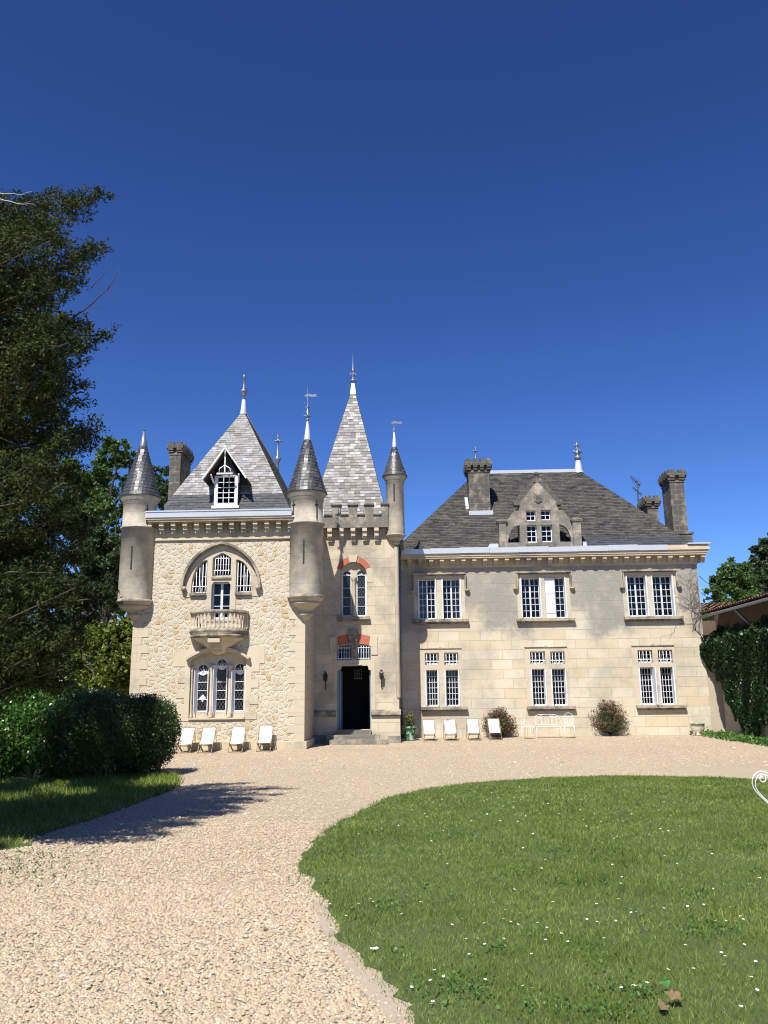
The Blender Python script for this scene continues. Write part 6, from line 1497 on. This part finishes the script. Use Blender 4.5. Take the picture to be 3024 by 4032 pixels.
# ================================================================== THINGS IN THE COURT
_cache = {}
def deckchair(loc, rz, fab, label, group, s=1.0):
    if 'dc' not in _cache:
        _cache['dc'] = {}
    root = empty('deck_chair', loc, rz); root.scale = (s*.80, s*.85, s*.86); tag(root, label, 'deck chair', group)
    D = _cache['dc']
    W = .26
    def mk(nm, fn, mat):
        if (nm, mat) not in D: m = MB(); fn(m); o = m.build(nm.split('#')[0], M[mat], root, (0, 0, 0)); D[(nm, mat)] = o; return o
        o = D[(nm, mat)].copy(); C.objects.link(o); o.parent = root; return o
    for s_ in (-1, 1):
        mk('rail#long%d' % s_, lambda m: m.bar((s_*W, .32, .86), (s_*W, -.44, .02), .022, .045), 'wood')
        mk('rail#short%d' % s_, lambda m: m.bar((s_*(W-.035), -.42, .30), (s_*(W-.035), .42, .02), .022, .045), 'wood')
        mk('prop#%d' % s_, lambda m: m.bar((s_*(W+.03), .16, .66), (s_*(W+.03), .38, .06), .018, .035), 'wood')
    for nm, a, b in (('top', .32, .86), ('foot', -.43, .03), ('front', -.42, .30), ('back', .41, .03), ('mid', .26, .22)): mk('crossbar#'+nm, lambda m: m.tube([(-W, a, b), (W, a, b)], .014, 6), 'wood')
    def fabf(m):
        n = 14; P = []
        for i in range(n+1):
            t = i/n; a = Vector((0, .32, .87)); c = Vector((0, .02, .22)); b = Vector((0, -.42, .32)); p = a*(1-t)**2+c*2*t*(1-t)+b*t*t; P.append(p)
        P = [Vector((0, .335, .82))] + P
        for i in range(len(P)-1):
            for k in range(4):
                x0, x1 = -.235+.47*k/4, -.235+.47*(k+1)/4; sg = lambda x: -.012*(1-(x/.235)**2)
                m.face([(x0, P[i].y, P[i].z+sg(x0)), (x1, P[i].y, P[i].z+sg(x1)), (x1, P[i+1].y, P[i+1].z+sg(x1)), (x0, P[i+1].y, P[i+1].z+sg(x0))], None, True)
    mk('canvas', fabf, fab); return root
GW = 'deck chairs in front of the wing'; GL = 'deck chairs in front of the pavilion'
for (x, y, fab, lab) in ((293, 1492, 'fab_plain', 'plain white deck chair beside the green planter'), (470, 1490, 'fab_violet', 'white deck chair with violet print canvas'), (661, 1486, 'fab_plain', 'plain white deck chair next to the one before the red bush'), (836, 1484, 'fab_red', 'white deck chair with red dotted canvas before the red bush')):
    g = gnd(*c7(x, y)); deckchair((g.x, g.y+.4, gz(g.x, g.y)), 0.03, fab, lab, GW, .97)
for (x, y, fab, lab) in ((595, 1600, 'fab_plain', 'plain white deck chair half hidden by the hedge'), (752, 1598, 'fab_green', 'green patterned deck chair second from the hedge'), (975, 1594, 'fab_red', 'pink and red patterned deck chair under the triple window'), (1180, 1588, 'fab_green', 'green patterned deck chair nearest the pavilion corner')):
    g = gnd(*c2(x-14, y)); deckchair((g.x, g.y+.45, gz(g.x, g.y)), .04, fab, lab, GL, 1.0)

# white iron garden seats
def ring(m, cx, cz, y, rx, rz, r0=.008, n=20, a0=0, a1=2*PI): r0 = r0*.6; m.tube([(cx+rx*math.cos(a0+(a1-a0)*i/n), y, cz+rz*math.sin(a0+(a1-a0)*i/n)) for i in range(n+1)], r0, 5)
def gchair(loc, rz, label, back='oval'):
    root = empty('garden_chair', loc, rz); tag(root, label, 'garden chair'); I = 'whiteiron'
    for sx, sy in ((-1, -1), (1, -1), (-1, 1), (1, 1)):
        m = MB(); m.tube([(sx*.16, sy*.15, .44), (sx*.17, sy*.165, .25), (sx*.19, sy*.20, 0)], .010, 6); m.build('leg', M[I], root, (0, 0, 0))
    m = MB(); m.lathe([(0, .445), (.19, .445), (.20, .437), (.19, .43), (0, .43)], 0, 0, 20); m.build('seat', M[I], root, (0, 0, 0))
    m = MB(); yb = .17
    if back == 'oval':
        ring(m, 0, .68, yb, .17, .20, .010); ring(m, 0, .66, yb, .07, .10, .007)
        for s_ in (-1, 1): ring(m, s_*.10, .72, yb, .05, .06, .006); ring(m, s_*.09, .60, yb, .045, .05, .006); m.tube([(s_*.14, yb, .57), (s_*.13, yb, .44)], .010, 6)
    m.build('backrest', M[I], root, (0, 0, 0)); return root
g = gnd(*c7(1105, 1474)); gchair((g.x, g.y+.2, gz(g.x, g.y)), 1.1, 'white iron garden chair left of the bench, turned sideways')
g = gnd(*c7(1448, 1470)); gchair((g.x, g.y+.2, gz(g.x, g.y)), -.15, 'white iron garden chair right of the bench')
g = gnd(*c7(1272, 1466)); bl = (g.x, g.y+.2, gz(g.x, g.y)); root = empty('garden_bench', bl); tag(root, 'white iron two seat bench with scrolled arched back', 'bench')
for sx in (-1, 1):
    for sy in (-1, 1): m = MB(); m.tube([(sx*.42, sy*.17, .40), (sx*.43, sy*.18, .2), (sx*.46, sy*.22, 0)], .007, 5); m.build('leg', M['whiteiron'], root, (0, 0, 0))
    m = MB(); m.tube([(sx*.44, -.19, .40), (sx*.47, -.20, .55), (sx*.47, -.05, .60), (sx*.46, .18, .62)], .007, 5); m.build('armrest', M['whiteiron'], root, (0, 0, 0))
m = MB()
for k in range(5): m.box(-.45, .45, -.19+k*.08, -.14+k*.08, .395, .41)
m.box(-.46, -.44, -.20, .20, .392, .405); m.box(.44, .46, -.20, .20, .392, .405); m.build('seat', M['whiteiron'], root, (0, 0, 0))
m = MB(); yb = .19; m.tube([(-.45, yb, .42), (-.47, yb, .60), (-.43, yb, .75), (-.30, yb, .81), (0, yb, .82), (.30, yb, .81), (.43, yb, .75), (.47, yb, .60), (.45, yb, .42)], .007, 5)
for s_ in (-1, 1):
    ring(m, s_*.28, .58, yb, .09, .13, .007); ring(m, s_*.12, .60, yb, .06, .15, .007); ring(m, s_*.36, .70, yb, .05, .05, .006); ring(m, s_*.20, .74, yb, .06, .045, .006)
ring(m, 0, .60, yb, .045, .10, .007); m.tube([(-.45, yb, .46), (.45, yb, .46)], .008, 5); m.build('backrest', M['whiteiron'], root, (0, 0, 0))

# heart-backed chair at the right edge
hb_ = (3.84, 9.1, 0); root = empty('wrought_iron_chair', hb_, .1); tag(root, 'white heart backed wrought iron chair cut off by the right edge', 'garden chair')
m = MB(); H = []
for i in range(41):
    t = -PI+2*PI*i/40; x = .225*(math.sin(t)**3); z = .66+.0165*(13*math.cos(t)-5*math.cos(2*t)-2*math.cos(3*t)-math.cos(4*t))*.9; H.append((x, .2, z))
m.tube(H, .0055, 6); m.tube([(p[0]*.86, .2, .66+(p[2]-.66)*.86-.01) for p in H], .005, 5)
for s_ in (-1, 1): m.tube([(s_*(.11+.055*math.cos(a)*(1-a/12)), .2, .76+.055*math.sin(a)*(1-a/12)) for a in np.linspace(0, 8.5, 26)], .006, 5); m.tube([(s_*.02, .2, .42), (.14+s_*.09, .2, .44), (.14+s_*.11, .2, .0)], .010, 6)
m.build('backrest', M['whiteiron'], root, (0, 0, 0))
m = MB(); m.lathe([(0, .455), (.18, .455), (.19, .445), (.18, .435), (0, .435)], .16, .05, 22); m.build('seat', M['whiteiron'], root, (0, 0, 0))
for sx in (-1, 1): m = MB(); m.tube([(.17+sx*.12, -.08, .44), (.18+sx*.14, -.14, 0)], .010, 6); m.build('leg', M['whiteiron'], root, (0, 0, 0))

# planters
g = gnd(*c7(130, 1490)); g.y += .25; s_ = 56/3261*2*g.y*.48/ .5; PL = empty('planter', (g.x, g.y, gz(g.x, g.y))); tag(PL, 'green glazed planter with worn white handles beside the tower corner', 'planter')
def glaze():
    q = N('green_glaze'); o = q.obj(); c = q.mix(q.grey(q.noise(o, 7, 6, .75), .50, .56), (.02, .13, .06), (.50, .50, .42)); return q.set(c, .25)
M['glaze'] = glaze()
m = MB(); m.lathe([(.0, 0), (.15, 0), (.16, .03), (.14, .06), (.19, .18), (.23, .30), (.235, .40), (.27, .43), (.28, .48), (.25, .49), (.24, .44), (0, .42)], 0, 0, 28); m.build('bowl', M['glaze'], PL, (0, 0, 0))
for s2 in (-1, 1): m = MB(); m.tube([(s2*.23, -.06, .42), (s2*.28, -.06, .36), (s2*.27, -.06, .26), (s2*.21, -.06, .24)], .016, 6); m.build('handle', M['trim'], PL, (0, 0, 0))
def wispy(name, label, base, w_, h, n, leaf, mat, fmat, nf, seed, cat='plant', fs=.03, yel=None):
    rg_ = np.random.default_rng(seed); root = empty(name, base); tag(root, label, cat); P = []; Fp = []; mb = MB(); b = np.array(base)
    for i in range(n):
        a = rg_.uniform(0, 2*PI); el = rg_.uniform(.25, 1.5); rr = rg_.uniform(.6, 1.0)
        t = b+np.array([math.cos(a)*math.cos(el)*w_, math.sin(a)*math.cos(el)*w_, math.sin(el)*h])*rr
        mid = (b+t)/2+np.array([0, 0, .12*h])
        if i % 3 == 0: mb.tube([tuple(b), tuple(mid), tuple(t)], [.006, .004, .002], 3)
        k = rg_.uniform(.25, 1, 26)[:, None]; q_ = (b*(1-k)**2+mid*2*k*(1-k)+t*k*k)+rg_.normal(0, .03, (26, 3)); P.append(q_)
        if rg_.random() < nf: Fp.append(t+rg_.normal(0, .035, (4, 3)))
    V, F = tri_cloud(np.concatenate(P), leaf, .45, rng=rg_); npobj('foliage', V, F, mat, root)
    if Fp: V, F = tri_cloud(np.concatenate(Fp), fs, .8, rng=rg_); npobj('flowers', V, F, fmat, root)['kind'] = 'stuff'
    mb.build('stem', M['twig'], root); return root
wispy('potted_plant', 'straggly green plant with yellow flowers growing in the green planter', (g.x, g.y, gz(g.x, g.y)+.44), .36, .55, 60, .05, 'fuchsia', 'yellow', .2, 5)
g = gnd(*c8(1088, 1432)); g.x, g.y = g.x*31.35/g.y, 31.35; UR = empty('urn', (g.x, g.y, gz(g.x, g.y))); tag(UR, 'weathered whitish glazed urn by the right end of the wing', 'planter')
def wg():
    q = N('worn_white_glaze'); o = q.obj(); sp = q.n('SeparateXYZ', {0: o}); c = q.mix(q.grey(q.noise(o, 6, 6, .75), .5, .6), (.52, .46, .37), (.34, .30, .24)); c = q.mix(q.math('MULTIPLY', q.math('GREATER_THAN', sp.outputs[2], .36), q.grey(q.noise(o, 5, 3), .4, .5)), c, (.10, .16, .06)); return q.set(c, .4)
M['wornglaze'] = wg()
m = MB(); m.lathe([(0, 0), (.17, 0), (.18, .04), (.16, .06), (.22, .16), (.245, .28), (.235, .36), (.26, .38), (.265, .42), (.23, .42), (.22, .38), (0, .36)], 0, 0, 28); m.build('bowl', M['wornglaze'], UR, (0, 0, 0))
for s2 in (-1, 1): m = MB(); ring(m, s2*.26, .30, -.02, .045, .055, .014, 12); m.build('handle', M['wornglaze'], UR, (0, 0, 0))
# red flowering bushes
def redbush(px0, px1, c, ybase, h, label, seed):
    ga, gb = gnd(*c(px0, ybase)), gnd(*c(px1, ybase)); Y = ga.y+.7; xa, xb = AX(*c(px0, ybase-100), Y), AX(*c(px1, ybase-100), Y)
    wispy('flowering_bush', label, ((xa+xb)/2, Y, gz(0, Y)), (xb-xa)/2*1.02, h, 560, .06, 'fuchsia', 'redflower', .5, seed, 'bush', .045)
redbush(700, 1030, c7, 1470, 1.10, 'red flowering bush behind the last deck chair of the wing', 61)
redbush(165, 570, c8, 1456, 1.30, 'larger red flowering bush between middle and right windows', 62)
bpy.data.objects['flowering_bush']['group'] = bpy.data.objects['flowering_bush.001']['group'] = 'flowering bushes by the wing wall'

# wall lanterns
def lantern(c, x, y, label):
    X, Z = at(*c(x, y), YT-.15); root = empty('wall_lantern', (X, YT-.15, Z-.18)); tag(root, label, 'lantern', 'lanterns beside the entrance')
    m = MB(); m.lathe([(.035, .10), (.06, .13), (.065, .30), (.045, .31)], 0, 0, 6, smooth=False); m.build('lamp_glass', M['leaded'], root, (0, 0, 0))
    m = MB(); m.lathe([(.085, .30), (.05, .36), (.03, .37), (.045, .40), (.015, .42), (0, .45)], 0, 0, 6, smooth=False); m.lathe([(0, .06), (.02, .08), (.05, .10), (.05, .12)], 0, 0, 6)
    for k in range(6): a = PI/3*k; m.tube([(.062*math.cos(a), .062*math.sin(a), .12), (.070*math.cos(a), .070*math.sin(a), .31)], .007, 4)
    m.build('lamp_frame', M['black'], root, (0, 0, 0))
    m = MB(); m.tube([(0, 0, .07), (0, .01, -.02), (0, .06, -.12), (0, .14, -.14)], .012, 5); m.tube([(0, .13, .02), (0, .13, -.2)], .018, 5); m.build('bracket', M['black'], root, (0, 0, 0))
lantern(c4, 446, 1530, 'black iron wall lantern left of the entrance, in shade'); lantern(c4, 988, 1510, 'black iron wall lantern right of the entrance, in sun')
# stone stubs beside the steps
g = gnd(*c4(1083, 2140)); m = MB(); m.lathe([(0, 0), (.11, 0), (.11, .06), (.07, .09), (.065, .34), (.085, .37), (.08, .42), (0, .42)], 0, 0, 12); o = m.build('stone_post', M['trim'], None, (0, 0, 0)); o.location = (g.x, g.y+.05, g.z); tag(o, 'short weathered stone post at the right end of the steps', 'stone post')
g = gnd(*c4(1120, 2145)); m = MB(); m.lathe([(0, 0), (.07, 0), (.06, .08), (.045, .14), (.05, .19), (0, .21)], 0, 0, 10); o = m.build('stone_stub', M['trim'], None, (0, 0, 0)); o.location = (g.x, g.y+.05, g.z); tag(o, 'broken stone stub next to the taller post', 'stone')
# aerial
Ya = 40.; AN = empty('tv_aerial', (*[at(*c6(608, 640), Ya)[0]], Ya, at(*c6(608, 640), Ya)[1])); tag(AN, 'rusty television aerial behind the right slope of the roof', 'aerial')
p = lambda x, y: (lambda q: (q[0], Ya, q[1]))(at(*c6(x, y), Ya))
m = MB(); m.tube([p(609, 700), p(590, 395)], .035, 5); m.build('mast', M['brickish'] if 'brickish' in M else M['bark'], AN)
m = MB(); a, b = Vector(p(538, 365)), Vector(p(613, 440)); m.tube([a, b], .025, 5)
for i in range(8): q_ = a+(b-a)*i/7; w_ = .07+.012*i; m.tube([q_+Vector((w_*.5, -w_, w_*.8)), q_-Vector((w_*.5, -w_, w_*.8))], .012, 4)
a, b = Vector(p(556, 455)), Vector(p(626, 515)); m.tube([a, b], .02, 5)
for i in range(6): q_ = a+(b-a)*i/5; m.tube([q_+Vector((.03, -.1, .05)), q_-Vector((.03, -.1, .05))], .012, 4)
m.build('antenna', M['bark'], AN)
# cables
for nm, (xa, ya), (xb, yb), lab in (('cable', (1142, 1178), (1290, 1235), 'upper thin cable from the wing corner to the trees'), ('cable', (1155, 1313), (1300, 1335), 'lower thin cable from the wing corner to the trees')):
    a = at(*c6(xa, ya), 32.5); b = at(*c6(xb, yb), 45.); m = MB(); m.tube([(a[0]-.2+(b[0]-a[0]+.2)*i/8, 32.5+12.5*i/8, a[1]+(b[1]-a[1])*i/8-.3*math.sin(PI*i/8)) for i in range(9)], .015, 4)
    tag(m.build(nm, M['black'], None, (a[0], 32.5, a[1])), lab, 'cable')
